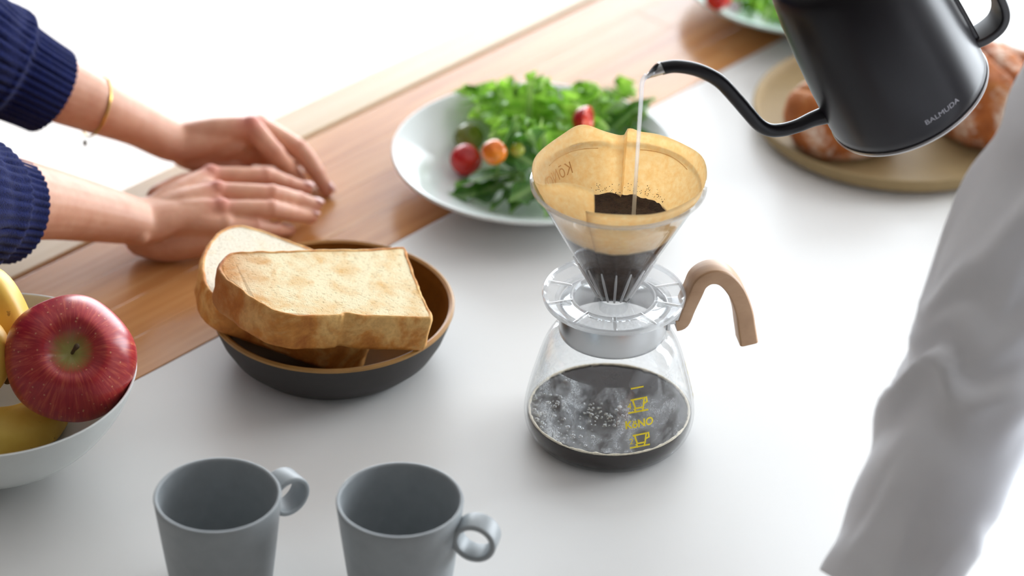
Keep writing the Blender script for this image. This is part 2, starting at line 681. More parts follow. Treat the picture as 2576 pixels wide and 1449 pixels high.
band = mk('steel_collar', lathe([(0.0388, 0.0915), (0.0396, 0.0905), (0.0400, 0.0925), (0.0400, 0.1125), (0.0396, 0.114), (0.0388, 0.1135)], SV, closed=True), m_steel, so)
PHI = R(10)
hd, hn = V((math.cos(PHI), math.sin(PHI), 0)), V((-math.sin(PHI), math.cos(PHI), 0))
HW = 0.0095
pl0 = V((SV.x, SV.y, TZ)) - hn * HW
Mb = Matrix(((hd.x, hn.x, 0, SV.x), (hd.y, hn.y, 0, SV.y), (0, 0, 1, TZ), (0, 0, 0, 1)))
mk('handle_bracket', join(box(0.0395, 0.0535, -0.0085, 0.0085, 0.0965, 0.1105, Mb, 0.0012), box(0.0385, 0.0415, -0.011, 0.011, 0.093, 0.112, Mb, 0.0008)), m_steel, so, sm=False)
hp = [(1702, 822), (1719, 815), (1733, 782), (1750, 745), (1764, 717), (1791, 701), (1824, 706), (1854, 738), (1873, 786), (1880, 828), (1886, 868)]
hpts = [PL(x, y, pl0, hn) + hn * HW for x, y in hp]
hpts = [V(q) for q in cat([tuple(q) for q in hpts], 5)]
mk('wooden_handle', sweep(hpts, lambda i, s: rrect(0.0048 + 0.0022 * s, HW, 0.35), ref=hn, transport=False), m_hwood, so, angle=30)


def on_glass(v2, az0, z0, flip=1):
    out = []
    for x, y in v2:
        z = z0 + y
        r = gr(z) + 0.0004
        out.append(sv(r, az0 + flip * x / r, z))
    return out


AZM = R(-70)
kv, kf = text2d('K\u00f6NO', 0.0080, 0.00022)
mk('brand_lettering', (on_glass(kv, AZM, 0.0455), kf), m_yellow, gl, sm=False)
cup = [((-0.0045, 0.004), (0.0058, 0.004)), ((-0.0038, 0.004), (-0.0022, -0.0018)), ((-0.0022, -0.0018), (0.0032, -0.0018)), ((0.0032, -0.0018), (0.0042, 0.004)),
       ((0.0058, 0.004), (0.0060, 0.0012)), ((0.0060, 0.0012), (0.0036, 0.0004)), ((-0.0066, -0.0042), (0.0060, -0.0042)), ((-0.0028, -0.0024), (-0.0020, -0.004)), ((0.003, -0.0024), (0.0024, -0.004))]
for zc, dg_ in ((0.0325, '2'), (0.0595, '4')):
    cv, cf = strokes2d([((a[0] * 1.15, a[1] * 1.15), (b[0] * 1.15, b[1] * 1.15)) for a, b in cup], 0.0013)
    tv, tf = text2d(dg_, 0.0065)
    tv = [(x - 0.0070, y) for x, y in tv]
    vv2 = cv + tv
    ff2 = cf + [tuple(i + len(cv) for i in f) for f in tf]
    mk('cup_mark', (on_glass(vv2, AZM, zc), ff2), m_yellow, gl, sm=False)
lv, lf = strokes2d([((-0.0045, 0), (0.0045, 0))], 0.0011)
mk('level_line', (on_glass(lv, AZM, 0.0725), lf), m_yellow, gl, sm=False)
# a second measuring scale further round the glass
for k in range(5):
    lv, lf = strokes2d([((-0.0015, 0), (0.0015, 0))], 0.004)
    mk('level_line', (on_glass(lv, R(5), 0.030 + 0.007 * k), lf), m_yellow, gl, sm=False)

# steam mist on the inner wall; its white also imitates reflections on the coffee
t = NT('mist_and_reflection')
v = t.coord()
n1 = t.noise(v, 45, 3, 0.6, 0.8)
n2 = t.noise(v, 900, 2, 0.6)
fac = t.math('MULTIPLY', t.mapr(n1, 0.40, 0.66), t.mapr(n2, 0.35, 0.65, 0.45, 1.0))
df = t.n('ShaderNodeBsdfDiffuse')
df.inputs['Color'].default_value = (0.82, 0.83, 0.84, 1)
tl = t.n('ShaderNodeBsdfTranslucent')
tl.inputs['Color'].default_value = (0.85, 0.86, 0.87, 1)
m1, m2_, tr = t.n('ShaderNodeMixShader'), t.n('ShaderNodeMixShader'), t.n('ShaderNodeBsdfTransparent')
t.l(df.outputs[0], m1.inputs[1]); t.l(tl.outputs[0], m1.inputs[2]); m1.inputs[0].default_value = 0.55
t.l(t.math('MULTIPLY', fac, 0.52), m2_.inputs[0])
t.l(tr.outputs[0], m2_.inputs[1]); t.l(m1.outputs[0], m2_.inputs[2])
t.l(m2_.outputs[0], t.out.inputs['Surface'])
cp = [(gr(z) - 0.0022, z) for z in [0.0225 + 0.050 * k / 16 for k in range(17)]]
cz = mk('mist_and_reflection', lathe(cp, SV), t.m, gl)
cz['label'] = 'whitish steam mist inside the glass, also imitating reflections on the coffee'

# coffee in the server
t = NT('coffee_liquid')
t.base(lin((30, 17, 12)))
t.set(Roughness=0.05, Specular_IOR_Level=0.3)
t.bump(t.noise(t.coord(), 60, 2), 0.08, 0.001)
m_coffee = t.m
m_foam = simple('coffee_foam', (226, 214, 190), 0.6, 0.18, 500, 0.5, 0.0005)
m_bub = thin_glass('bubble_film', (0.93, 0.91, 0.87, 1), 0.05, 0.12, 1.0)
cfo = thing('coffee', 'dark brewed coffee with pale foam edge inside the glass server', 'coffee', SV + V((0, 0, 0.003)))
CL = 0.0195
lp = [(0.0, 0.0036), (0.049, 0.0034)] + [(r - 0.0022, z) for r, z in GPs if 0.0035 < z < CL and r > 0.05] + [(0.0617, CL), (0.0605, CL - 0.0004), (0.0600, CL - 0.0004), (0.0590, CL - 0.0004), (0.03, CL - 0.0004), (0.0, CL - 0.0004)]
mk('liquid', lathe(lp, SV), m_coffee, cfo)
fpts, frad = [], []
for k in range(140):
    a = 2 * math.pi * k / 140
    q = 0.0009 + 0.0005 * nz((math.cos(a) * 9, math.sin(a) * 9, 0), 1.0) + 0.0005 * nz((math.cos(a) * 30, math.sin(a) * 30, 3), 1.0)
    fpts.append(sv(0.0608 - q * 0.6, a, CL + 0.0002))
    frad.append(max(0.0004, q))
mk('foam_ring', tube(fpts, frad, 8, closed=True), m_foam, cfo)
bub = []
rb = random.Random(3)
for k in range(230):
    if k < 150:
        a, r_ = R(rb.gauss(196, 26)), 0.0585 - abs(rb.gauss(0, 0.011))
    else:
        a, r_ = R(rb.gauss(255, 60)), 0.02 * rb.random() + 0.006
    s = rb.choice([0.0006, 0.0009, 0.0009, 0.0013, 0.0019])
    bub.append(ell(sv(r_, a, CL + s * 0.25), (s, s, s * 0.8), 8, 5))
bo = mk('bubbles', join(*bub), m_bub, cfo)
bo['kind'] = 'stuff'

# ------------------------------------------------------------------ dripper
m_acr = thin_glass('clear_acrylic', (0.97, 0.975, 0.98, 1), 0.03, 0.05, 1.0)
m_acr2 = thin_glass('acrylic_plate', (0.97, 0.975, 0.98, 1), 0.05, 0.07, 1.0, haze=0.16)
m_rib = thin_glass('acrylic_rib', (0.93, 0.93, 0.92, 1), 0.08, 0.20, 1.0, haze=0.2)
m_ribc = thin_glass('acrylic_cone_rib', (0.93, 0.90, 0.86, 1), 0.10, 0.25, 1.0, haze=0.45)
dr = thing('coffee_dripper', 'clear plastic cone dripper standing on the glass server', 'dripper', SV + V((0, 0, 0.1145)))
ZB, ZR, RB, RR = 0.122, 0.2145, 0.0125, 0.0608
cr = lambda z: RB + (RR - RB) * (z - ZB) / (ZR - ZB)
cone = mk('cone', lathe([(cr(ZB), ZB), (cr(0.16), 0.16), (cr(0.2), 0.2), (cr(ZR), ZR), (RR + 0.0018, ZR + 0.0008), (RR + 0.002, ZR + 0.0022), (RR + 0.0004, ZR + 0.003),
                         (RR - 0.001, ZR + 0.001), (cr(0.2) - 0.0014, 0.2), (cr(0.16) - 0.0014, 0.16), (cr(ZB) - 0.0014, ZB)], SV, closed=True), m_acr, dr)
mk('rim', lathe([(RR + 0.0010, ZR - 0.0004), (RR + 0.0028, ZR + 0.0006), (RR + 0.0030, ZR + 0.0024), (RR + 0.0014, ZR + 0.0034), (RR + 0.0002, ZR + 0.0022)], SV, closed=True), m_rib, dr)
for k in range(18):
    a = R(10 + 20 * k)
    mk('rib', tube([sv(cr(z) + 0.0004, a, z) for z in (0.1235, 0.135, 0.1475, 0.157)], [0.0009, 0.0010, 0.0010, 0.0006], 8), m_ribc, cone)
mk('outlet', lathe([(0.0128, 0.1235), (0.0118, 0.119), (0.0105, 0.110), (0.0095, 0.110), (0.011, 0.1235)], SV, closed=True), m_acr, dr)
ZF = 0.1225
plate = mk('flange', lathe([(0.0125, ZF - 0.002), (0.030, ZF - 0.004), (0.034, ZF - 0.001), (0.0490, ZF - 0.001), (0.0515, ZF + 0.0012), (0.0522, ZF + 0.0002), (0.0518, ZF - 0.0035),
                            (0.0430, ZF - 0.006), (0.0420, ZF - 0.0085), (0.0405, ZF - 0.0086), (0.0382, ZF - 0.0086), (0.0372, ZF - 0.0070), (0.030, ZF - 0.0075), (0.0125, ZF - 0.005)], SV, closed=True), m_acr2, dr)
mk('flange_edge', lathe([(0.0512, ZF + 0.0004), (0.0522, ZF + 0.0016), (0.0530, ZF + 0.0004), (0.0524, ZF - 0.0030), (0.0514, ZF - 0.0030)], SV, closed=True), m_rib, plate)
mk('flange_ring', lathe([(0.0290, ZF - 0.0045), (0.0300, ZF - 0.0015), (0.0312, ZF - 0.0015), (0.0322, ZF - 0.0045)], SV, closed=True), m_rib, plate)
mk('collar_edge', lathe([(0.0405, ZF - 0.0085), (0.0428, ZF - 0.0085), (0.0434, ZF - 0.0062), (0.0405, ZF - 0.0062)], SV, closed=True), m_rib, plate)
for k in range(10):
    a = R(18 + 36 * k)
    mk('spoke', tube([sv(r_, a, ZF - 0.0002) for r_ in (0.033, 0.042, 0.050)], [(0.0016, 0.0009)] * 3, 8), m_rib, plate)

# paper filter
t = NT('filter_paper')
v = t.coord()
n1 = t.noise(v, 260, 4, 0.6)
sx = t.n('ShaderNodeSeparateXYZ')
t.l(v, sx.inputs[0])
ZG = 0.1825
base = t.ramp(n1, [(0.3, lin((250, 224, 176))), (0.7, lin((255, 240, 206)))])
wet = t.ramp(n1, [(0.3, lin((96, 74, 60))), (0.7, lin((124, 100, 84)))])
zz = t.math('ADD', sx.outputs['Z'], t.math('MULTIPLY', t.noise(v, 40, 2), 0.006))
c = t.mix(t.mapr(zz, ZG - ZB - 0.006 + 0.0030, ZG - ZB - 0.006 + 0.0058), wet, base)
df = t.n('ShaderNodeBsdfDiffuse')
tl = t.n('ShaderNodeBsdfTranslucent')
t.l(c, df.inputs['Color']); t.l(c, tl.inputs['Color'])
m1 = t.n('ShaderNodeMixShader')
m1.inputs[0].default_value = 0.55
bp = t.n('ShaderNodeBump')
bp.inputs['Strength'].default_value = 0.25
bp.inputs['Distance'].default_value = 0.0006
t.l(n1, bp.inputs['Height'])
t.l(bp.outputs[0], df.inputs['Normal'])
t.l(df.outputs[0], m1.inputs[1]); t.l(tl.outputs[0], m1.inputs[2])
t.l(m1.outputs[0], t.out.inputs['Surface'])
m_paper = t.m
pf = thing('paper_filter', 'unbleached brown paper cone filter set in the clear dripper', 'filter', SV + V((0, 0, ZB + 0.003)))
ORG[pf] = SV + V((0, 0, ZB + 0.003))
NS, NZ = 220, 22
A_ST, A_EN = R(-113), R(249)                # the seam overlaps at the front left


def smst(x, a, b):
    x = max(0.0, min(1.0, (x - a) / (b - a)))
    return x * x * (3 - 2 * x)


def paper_top(a):
    """height and inward lean of the paper's edge at angle a"""
    z = 0.2265 + 0.0012 * math.sin(a * 3 + 1.0) + 0.0007 * math.sin(a * 7)
    d = math.degrees(a)
    lean = 0.0
    z += 0.0024 * math.exp(-((d - 113) / 9.0) ** 2) + 0.0022 * math.exp(-((d - 81) / 5.0) ** 2) - 0.0012 * math.exp(-((d - 97) / 8.0) ** 2)
    z += 0.0010 * math.exp(-((d - 15) / 30.0) ** 2)
    f = smst(d, 178, 238)
    z += 0.0125 * f - 0.004 * smst(d, 165, 200) * (1 - f)
    lean += 0.0125 * f
    return z, lean


pv, pfc = [], []
for i in range(NS + 1):
    a = A_ST + (A_EN - A_ST) * i / NS
    d = math.degrees(a)
    zt, lean = paper_top(a)
    for j in range(NZ + 1):
        u = j / NZ
        z = ZB + 0.004 + (zt - ZB - 0.004) * u
        r_ = cr(z) - 0.0019
        if z > ZR: r_ = cr(ZR) - 0.0012 + (z - ZR) * 0.30
        h = max(0.0, (z - 0.155) / 0.07)
        r_ -= lean * smst(z, 0.175, zt)
        # folded crease at the back and shallow waves of the opened paper
        if d < 200:
            if d >= 83: r_ -= 0.0080 * h * math.exp(-((d - 83) / 11.0) ** 2)
            r_ += 0.0016 * h * math.exp(-((d - 118) / 10.0) ** 2) * smst(z, 0.2, 0.226)
        r_ -= 0.0007 * h * (1 + math.sin(a * 5 + 0.6))
        
        if d > 236: r_ -= 0.0007
        pv.append(sv(max(0.002, r_), a, z))
for i in range(NS):
    for j in range(NZ):
        k = i * (NZ + 1) + j
        pfc.append((k, k + NZ + 1, k + NZ + 2, k + 1))
paper = mk('paper', (pv, pfc), m_paper, pf, angle=60)
sol = paper.modifiers.new('thickness', 'SOLIDIFY')
sol.thickness = 0.00035
sol.offset = 1.0
m_emb = simple('embossed_ink', (224, 176, 116), 0.9, 0.05, 300)


def pr(z):
    return cr(z) - 0.0031


tv, tf = text2d('K\u014dNO', 0.0112)
mk('embossed_lettering', ([sv(pr(0.2055 + y) - 0.0012, R(147) + x * -1.0 / 0.05 * -1, 0.2055 + y) for x, y in tv], tf), m_emb, paper, sm=False)
for a0_, a1_ in ((28, 72), (104, 150)):
    pts = [sv(pr(z_) - 0.0002, R(a_), z_) for a_, z_ in [(a0_ + (a1_ - a0_) * k / 14, 0.2135 + 0.0015 * math.sin(math.pi * k / 14)) for k in range(15)]]
    mk('embossed_line', tube(pts, 0.00035, 6), m_paper, paper)

# coffee grounds
t = NT('coffee_grounds')
v = t.coord()
n1 = t.noise(v, 700, 3, 0.7)
t.base(t.ramp(n1, [(0.3, lin((28, 18, 15))), (0.72, lin((70, 47, 38)))]))
t.set(Roughness=0.55)
t.bump(n1, 0.9, 0.0012)
m_ground = t.m
gd = thing('coffee_grounds', 'wet dark coffee grounds in the paper filter', 'coffee grounds', SV + V((0, 0, ZB + 0.005)))
gv, gf = [], []
NR, NA = 26, 120
prof = [(0.003, ZB + 0.008)] + [(pr(z) - 0.0010, z) for z in (0.14, 0.155, 0.168, ZG - 0.002)]
gtop = []
for j in range(NR + 1):
    r_ = (pr(ZG) - 0.0008) * (1 - j / NR)
    gtop.append((r_, ZG))
allp = prof + gtop[:-1] + [(0.0, ZG - 0.004)]


def gmod(r, z, a):
    if z < ZG - 0.0015: return r, z
    q = r / pr(ZG)
    zz = z - 0.0035 * (1 - q * q) + 0.0016 * nz((r * math.cos(a), r * math.sin(a), 0), 170) + 0.0010 * nz((r * math.cos(a), r * math.sin(a), 0), 420, 3)
    zz += max(0.0, q - 0.82) / 0.18 * (0.0022 + 0.0022 * nz((math.cos(a) * 5, math.sin(a) * 5, 1)))
    return r, zz


mk('grounds_bed', lathe(allp, SV, NA, mod=gmod), m_ground, gd)
rg = random.Random(11)
sp = []
for k in range(160):
    a = R(rg.uniform(35, 150))
    z = ZG + 0.003 + abs(rg.gauss(0, 0.0028))
    s = rg.uniform(0.00015, 0.00036)
    sp.append(ell(sv(pr(z) - 0.0006 - (0.004 if 83 <= math.degrees(a) < 97 else 0), a, z), s, 6, 4))
so_ = mk('clinging_specks', join(*sp), m_ground, gd)
so_['kind'] = 'stuff'

# ------------------------------------------------------------------ kettle
KPSI = R(14)                                # the pour runs towards the lower left of the room
kpx, kpn = V((math.cos(KPSI), math.sin(KPSI), 0)), V((-math.sin(KPSI), math.cos(KPSI), 0))
KPT = V((SV.x + 0.012, Y0S, 0))             # the pouring plane stands over the dripper
KC = PL(2288, 245, KPT, kpn)
KT = R(29)
KM = Matrix.Translation(KC) @ Matrix.Rotation(KPSI, 4, 'Z') @ Matrix.Rotation(-KT, 4, 'Y')
t = NT('kettle_matte_black')
v = t.coord()
t.base(lin((22, 20, 25)))
t.set(Roughness=0.32, Specular_IOR_Level=0.28)
t.bump(t.noise(v, 1500, 2), 0.06, 0.0003)
m_kettle = t.m
m_khand = simple('kettle_handle_black', (30, 28, 31), 0.42, 0.05, 60)
m_kring = simple('kettle_base_ring', (170, 168, 168), 0.3, 0.03, 60, Metallic=0.7)
m_print = simple('grey_print', (150, 148, 154), 0.6, 0.02, 100)
kt = thing('gooseneck_kettle', 'matte black gooseneck kettle tilted to pour over the dripper', 'kettle', KC)
KP = [(0.0, 0.0015), (0.054, 0.0015), (0.0590, 0.002), (0.0606, 0.0045), (0.0609, 0.010), (0.0608, 0.022), (0.0602, 0.045), (0.0586, 0.075), (0.0562, 0.105), (0.0535, 0.125), (0.0510, 0.134), (0.0470, 0.138), (0.041, 0.139), (0.0, 0.139)]
kr = lambda h: next((a[0] + (b[0] - a[0]) * (h - a[1]) / (b[1] - a[1]) for a, b in zip(KP[3:], KP[4:]) if a[1] <= h <= b[1]), 0.05)
body = mk('body', lathe(KP, n=128, mat=KM), m_kettle, kt)
mk('base_ring', lathe([(0.050, 0.0022), (0.0606, 0.0022), (0.0614, 0.0012), (0.0606, -0.0004), (0.050, -0.0004)], n=128, mat=KM, closed=True), m_kring, kt)
lid = mk('lid', lathe([(0.0, 0.146), (0.030, 0.1455), (0.038, 0.143), (0.0405, 0.139), (0.0, 0.1388)], n=96, mat=KM), m_kettle, kt)
mk('knob', lathe([(0.0, 0.160), (0.009, 0.159), (0.0105, 0.156), (0.006, 0.150), (0.0055, 0.1455), (0.0, 0.1455)], n=48, mat=KM), m_khand, lid)
# gooseneck spout
spx = [(2075, 290), (2044, 300), (2005, 317), (1967, 327), (1936, 327), (1909, 313), (1880, 281), (1851, 247), (1812, 206), (1773, 183), (1735, 171), (1696, 167), (1664, 172)]
spr = [0.0066, 0.0056, 0.0050, 0.0049, 0.0049, 0.0049, 0.0050, 0.0050, 0.0050, 0.0049, 0.0048, 0.0047, 0.0047]
spw = [PL(x, y, KPT, kpn) for x, y in spx]
spd = cat([tuple(q) + (r_,) for q, r_ in zip(spw, spr)], 5)
sps = mk('spout', sweep([d[:3] for d in spd], lambda i, s: circ(spd[i][3], n=24), ref=kpn), m_kettle, kt, angle=50)
# pouring lip: an open half tube cut on a slant, bright steel inside
lipc = PL(1664, 172, KPT, kpn)
lipe = PL(1618, 192, KPT, kpn)
ld = (lipe - lipc).normalized()
ln = kpn.cross(ld)
if ln.z < 0: ln = -ln
lvv, lff = [], []
NL = 24
for ring, rad_ in ((0, 0.0048), (1, 0.0040)):
    for i in range(NL):
        a = 2 * math.pi * i / NL
        up_ = math.sin(a)
        base_ = lipc + (ln * up_ + kpn * math.cos(a)) * rad_ - ld * 0.0006
        length = ((lipe - lipc).length - 0.0005) * (0.5 - 0.5 * up_) ** 0.8 + 0.0008
        lvv.append(base_)
        lvv.append(base_ + ld * length - (ln * up_ + kpn * math.cos(a)) * rad_ * 0.45 * (0.5 - 0.5 * up_))
for i in range(NL):
    j = (i + 1) % NL
    a0, a1, b0, b1 = 2 * i, 2 * i + 1, 2 * j, 2 * j + 1
    q = 2 * NL
    lff += [(a0, b0, b1, a1), (q + a0, q + a1, q + b1, q + b0), (a1, b1, q + b1, q + a1)]
mk('spout_lip', (lvv, lff), m_steel, sps)
# handle
hk = [(0.0575, 0.017), (0.068, 0.0155), (0.0805, 0.0185), (0.0875, 0.029), (0.0885, 0.050), (0.0880, 0.080), (0.0855, 0.108), (0.077, 0.126), (0.060, 0.131), (0.046, 0.1305)]
hkp = [KM @ V((a, 0, b)) for a, b in cat(hk, 6)]
ky = kpn
hdl = mk('handle', sweep(hkp, lambda i, s: rrect(0.0032, 0.0125 - 0.002 * abs(s - 0.5), 0.7), ref=ky, transport=False), m_khand, kt, angle=40)
stp = [KM @ V((kr(h) + 0.0004, 0, h)) for h in (0.012, 0.03, 0.05, 0.075, 0.1, 0.122)]
mk('handle_mount', sweep(stp, lambda i, s: rrect(0.0022, 0.0075, 0.7), ref=ky, transport=False), m_khand, kt)
tv, tf = text2d('BALMUDA', 0.0056)
TA, TH = R(-80), 0.017
def kett(x, y):
    h = TH + y
    r_ = kr(h) + 0.0003
    return KM @ V((r_ * math.cos(TA + x * 1.15 / r_), r_ * math.sin(TA + x * 1.15 / r_), h))
mk('brand_lettering', ([kett(x, y) for x, y in tv], tf), m_print, body, sm=False)

# falling water
m_water = thin_glass('falling_water', (0.97, 0.98, 0.985, 1), 0.02, 0.14, 1.0, haze=0.3)  # white haze mixed in to stand for light refracted by the stream
w0 = lipe + V((-0.0004, 0, -0.0012))
w1 = V((w0.x - 0.0012, w0.y, TZ + ZG - 0.002))
wp = [w0 + V((0.002, 0, 0.001))] + [w0.lerp(w1, s) + V((-0.0008 * math.sin(s * 1.5), 0, 0)) for s in (0.03, 0.12, 0.25, 0.45, 0.65, 0.85, 1.0)]
ws = mk('water_stream', tube(wp, [0.0020, 0.0018, 0.0016, 0.0015, 0.0014, 0.0014, 0.0015, 0.0016], 12, 3), m_water, loc=w1)
tag(ws, 'thin clear stream of hot water falling from the kettle spout', 'water stream')

# ------------------------------------------------------------------ mugs
t = NT('mug_glaze')
v = t.coord()
t.base(t.ramp(t.noise(v, 90, 3), [(0.3, lin((154, 160, 163))), (0.7, lin((162, 168, 171)))]))
t.set(Roughness=0.42)
m_mug = t.m
MH, MR, MB = 0.085, 0.0438, 0.0335


def mug(px, py, az, label):
    c = P(px, py, MH)
    c = V((c.x, c.y, TZ))
    o = thing('mug', label, 'mug', c, 'grey blue ceramic mugs')
    ro = lambda z: MB + (MR - MB) * (z / MH) ** 0.85
    outp = [(0.0, 0.002), (MB - 0.006, 0.002), (MB - 0.005, 0.0), (MB - 0.0015, 0.0), (MB, 0.002)] + [(ro(z), z) for z in (0.01, 0.02, 0.035, 0.05, 0.065, 0.078, MH - 0.0012)] + [(MR - 0.0006, MH - 0.0002), (MR - 0.0014, MH), (MR - 0.0024, MH - 0.0003), (MR - 0.0031, MH - 0.0014)]
    mk('body', lathe(outp, c), m_mug, o)
    mk('interior', lathe([(MR - 0.0031, MH - 0.0014)] + [(ro(z) - 0.0035, z) for z in (0.078, 0.065, 0.05, 0.035, 0.02, 0.012)] + [(MB - 0.008, 0.0065), (MB - 0.015, 0.0052), (0, 0.005)], c), m_mug, o)
    d, n = V((math.cos(az), math.sin(az), 0)), V((-math.sin(az), math.cos(az), 0))
    zc, rr_ = MH - 0.0215, 0.0132
    cc = c + d * (ro(zc) + 0.0127) + V((0, 0, zc))
    pts = [cc + d * math.cos(q) * rr_ * 1.02 + V((0, 0, 1)) * math.sin(q) * rr_ for q in [2 * math.pi * k / 40 for k in range(40)]]
    mk('handle', sweep(pts, lambda i, s: rrect(0.0021, 0.0088, 0.7), ref=n, closed=True, transport=False), m_mug, o, angle=60)
    return o


mug(547, 1243, R(38), 'grey blue mug standing near the fruit bowl, handle turned to the toast')
mug(1006, 1255, R(-14), 'grey blue mug standing in front of the server, handle pointing sideways')

# ------------------------------------------------------------------ toast bowl
m_bout = simple('bowl_charcoal', (50, 46, 44), 0.6, 0.08, 120, 0.1, 0.0004)
m_bin = simple('bowl_amber_glaze', (104, 68, 24), 0.6, 0.14, 60, Specular_IOR_Level=0.05)
BC = P(839, 885)
bo_ = thing('serving_bowl', 'charcoal bowl with amber glazed inside holding two toast slices', 'bowl', BC)
BH, BR = 0.046, 0.095
outp = [(0.0, 0.002), (0.052, 0.002), (0.054, 0.0), (0.062, 0.0), (0.072, 0.0035), (0.081, 0.012), (0.088, 0.024), (0.0925, 0.036), (0.0948, BH - 0.002)]
mk('outside', lathe(outp, BC, 128), m_bout, bo_)
mk('inside', lathe([(0.0948, BH - 0.002), (0.0946, BH - 0.0004), (0.0932, BH), (0.0915, BH - 0.0012), (0.0885, 0.034), (0.084, 0.022), (0.077, 0.012), (0.068, 0.0075), (0.05, 0.0062), (0.0, 0.006)], BC, 128), m_bin, bo_)


mk('rim', lathe([(0.0951, BH - 0.0026), (0.0953, BH - 0.0006), (0.0934, BH + 0.0005), (0.0910, BH - 0.0008), (0.0925, BH - 0.0030)], BC, 128, closed=True), simple('bowl_rim_gold', (164, 120, 58), 0.4, 0.1, 80), bo_)


def bread_mats(tag_, toast, crumb_rgb, toast_rgb, lo, hi):
    t = NT('crumb_' + tag_)
    v = t.coord()
    n1 = t.noise(v, 45, 5, 0.62, 0.3)
    n2 = t.noise(t.coord(scale=(1, 1.8, 1)), 330, 3, 0.6)
    n3 = t.noise(v, 1200, 2)
    c = t.mix(t.mapr(n1, lo, hi), lin(crumb_rgb), lin(toast_rgb))
    if toast:
        sx = t.n('ShaderNodeSeparateXYZ')
        t.l(v, sx.inputs[0])
        q = t.mapr(t.math('ADD', sx.outputs['X'], t.math('MULTIPLY', n1, -0.05)), -0.058, -0.105)
        c = t.mix(q, c, lin((206, 138, 76)))
    c = t.mix(t.mapr(n2, 0.60, 0.72, 0, 0.45), c, lin((186, 158, 104)))
    t.base(c)
    t.set(Roughness=0.85, Specular_IOR_Level=0.2)
    t.bump(t.math('ADD', t.mapr(n2, 0.55, 0.72, 1, 0), t.math('MULTIPLY', n3, 0.5)), 0.55, 0.0012)
    t2 = NT('crust_' + tag_)
    v = t2.coord()
    a = t2.noise(v, 30, 5, 0.6, 0.5)
    b = t2.noise(v, 240, 4, 0.6)
    c = t2.ramp(a, [(0.32, lin((166, 92, 32))), (0.48, lin((212, 142, 66))), (0.62, lin((238, 190, 118)))])
    if toast:
        sx = t2.n('ShaderNodeSeparateXYZ')
        t2.l(v, sx.inputs[0])
        c = t2.mix(t2.mapr(sx.outputs['X'], -0.045, -0.085, 0, 0.75), c, lin((160, 86, 36)))
    t2.base(t2.mix(t2.mapr(b, 0.4, 0.75, 0, 0.35), c, lin((150, 92, 42))))
    t2.set(Roughness=0.62, Specular_IOR_Level=0.3)
    t2.bump(b, 0.5, 0.0012)
    return t.m, t2.m


def bread(name, label, out_px, pt, sx, sy, th, mats, seed):
    n = V((-sx, -sy, 1)).normalized()
    pts = [PL(x, y, pt, n) for x, y in out_px]
    c = sum(pts, V()) / len(pts)
    ex = (V((1, 0, sx))).normalized()
    ey = n.cross(ex)
    uv = [((p - c).dot(ex), (p - c).dot(ey)) for p in pts]
    uv = cat(uv, 8, True)
    m = len(uv)
    uv = [(x + 0.0007 * nz((x, y, seed), 90) + 0.0004 * nz((x, y, seed), 300), y + 0.0007 * nz((x, y, seed + 5), 90)) for x, y in uv]
    area = sum(uv[i][0] * uv[(i + 1) % m][1] - uv[(i + 1) % m][0] * uv[i][1] for i in range(m))
    sg = 1 if area > 0 else -1
    nor = []
    for i in range(m):
        a, b = V(uv[i - 2]), V(uv[(i + 2) % m])
        d = (b - a).normalized()
        nor.append(V((d.y, -d.x)) * sg)
    o = thing(name, label, 'bread', c - n * th, None)
    W3 = lambda x, y, h: c + ex * x + ey * y + n * h
    # rings: inset, height
    rings = [(0.0032, -0.0002), (0.0022, 0.0004), (0.0012, 0.0003), (0.0003, -0.0010), (-0.0003, -0.004), (-0.0004, -th * 0.35), (0.0004, -th * 0.6), (0.0, -th * 0.85), (0.0008, -th + 0.0012), (0.0025, -th), (0.0034, -th + 0.0003)]
    vv, ff = [], []
    for k, (ins, h) in enumerate(rings):
        for i, (x, y) in enumerate(uv):
            p = V((x, y)) - nor[i] * (ins + 0.0008 * nz((x, y, h * 3 + seed), 60) * (1 if 0 < k < len(rings) - 1 else 0))
            vv.append(W3(p.x, p.y, h + 0.0006 * nz((x, y, seed), 120)))
    for k in range(len(rings) - 1):
        for i in range(m):
            j = (i + 1) % m
            ff.append((k * m + i, k * m + j, (k + 1) * m + j, (k + 1) * m + i))
    mk('crust', (vv, ff), mats[1], o, angle=60)
    vv = vv[:m] + vv[-m:]
    me = mk('crumb', (vv, [tuple(range(m)), tuple(range(2 * m - 1, m - 1, -1))]), mats[0], o, sm=False)
    # subdivide the cut faces a little so that they carry relief
    return o


pB = BC + V((0, 0, 0.0925))
front = [(548, 668), (566, 643), (600, 631), (700, 630), (800, 626), (920, 626), (1000, 620), (1022, 626), (1034, 660), (1052, 712), (1076, 764), (1088, 798), (1060, 802), (960, 799), (900, 795), (872, 790), (858, 796), (815, 797), (740, 796), (690, 784), (640, 758), (590, 722), (560, 698)]
bread('bread_slice', 'golden toasted thick bread slice lying on top in the charcoal bowl', front, pB, -0.19, 0.03, 0.0315, bread_mats('toasted', True, (250, 234, 194), (234, 184, 114), 0.44, 0.74), 1.0)
pB2 = BC + V((0, 0, 0.0552))
back = [(508, 700), (505, 655), (522, 612), (552, 580), (592, 566), (640, 573), (700, 594), (770, 620), (850, 650), (905, 700), (935, 770), (935, 850), (900, 872), (800, 850), (700, 815), (620, 785), (560, 765), (525, 735)]
bread('bread_slice', 'pale bread slice with brown crust lying underneath in the charcoal bowl', back, pB2, -0.25, 0.03, 0.0270, bread_mats('plain', False, (240, 232, 212), (238, 222, 190), 0.5, 0.8), 4.0)

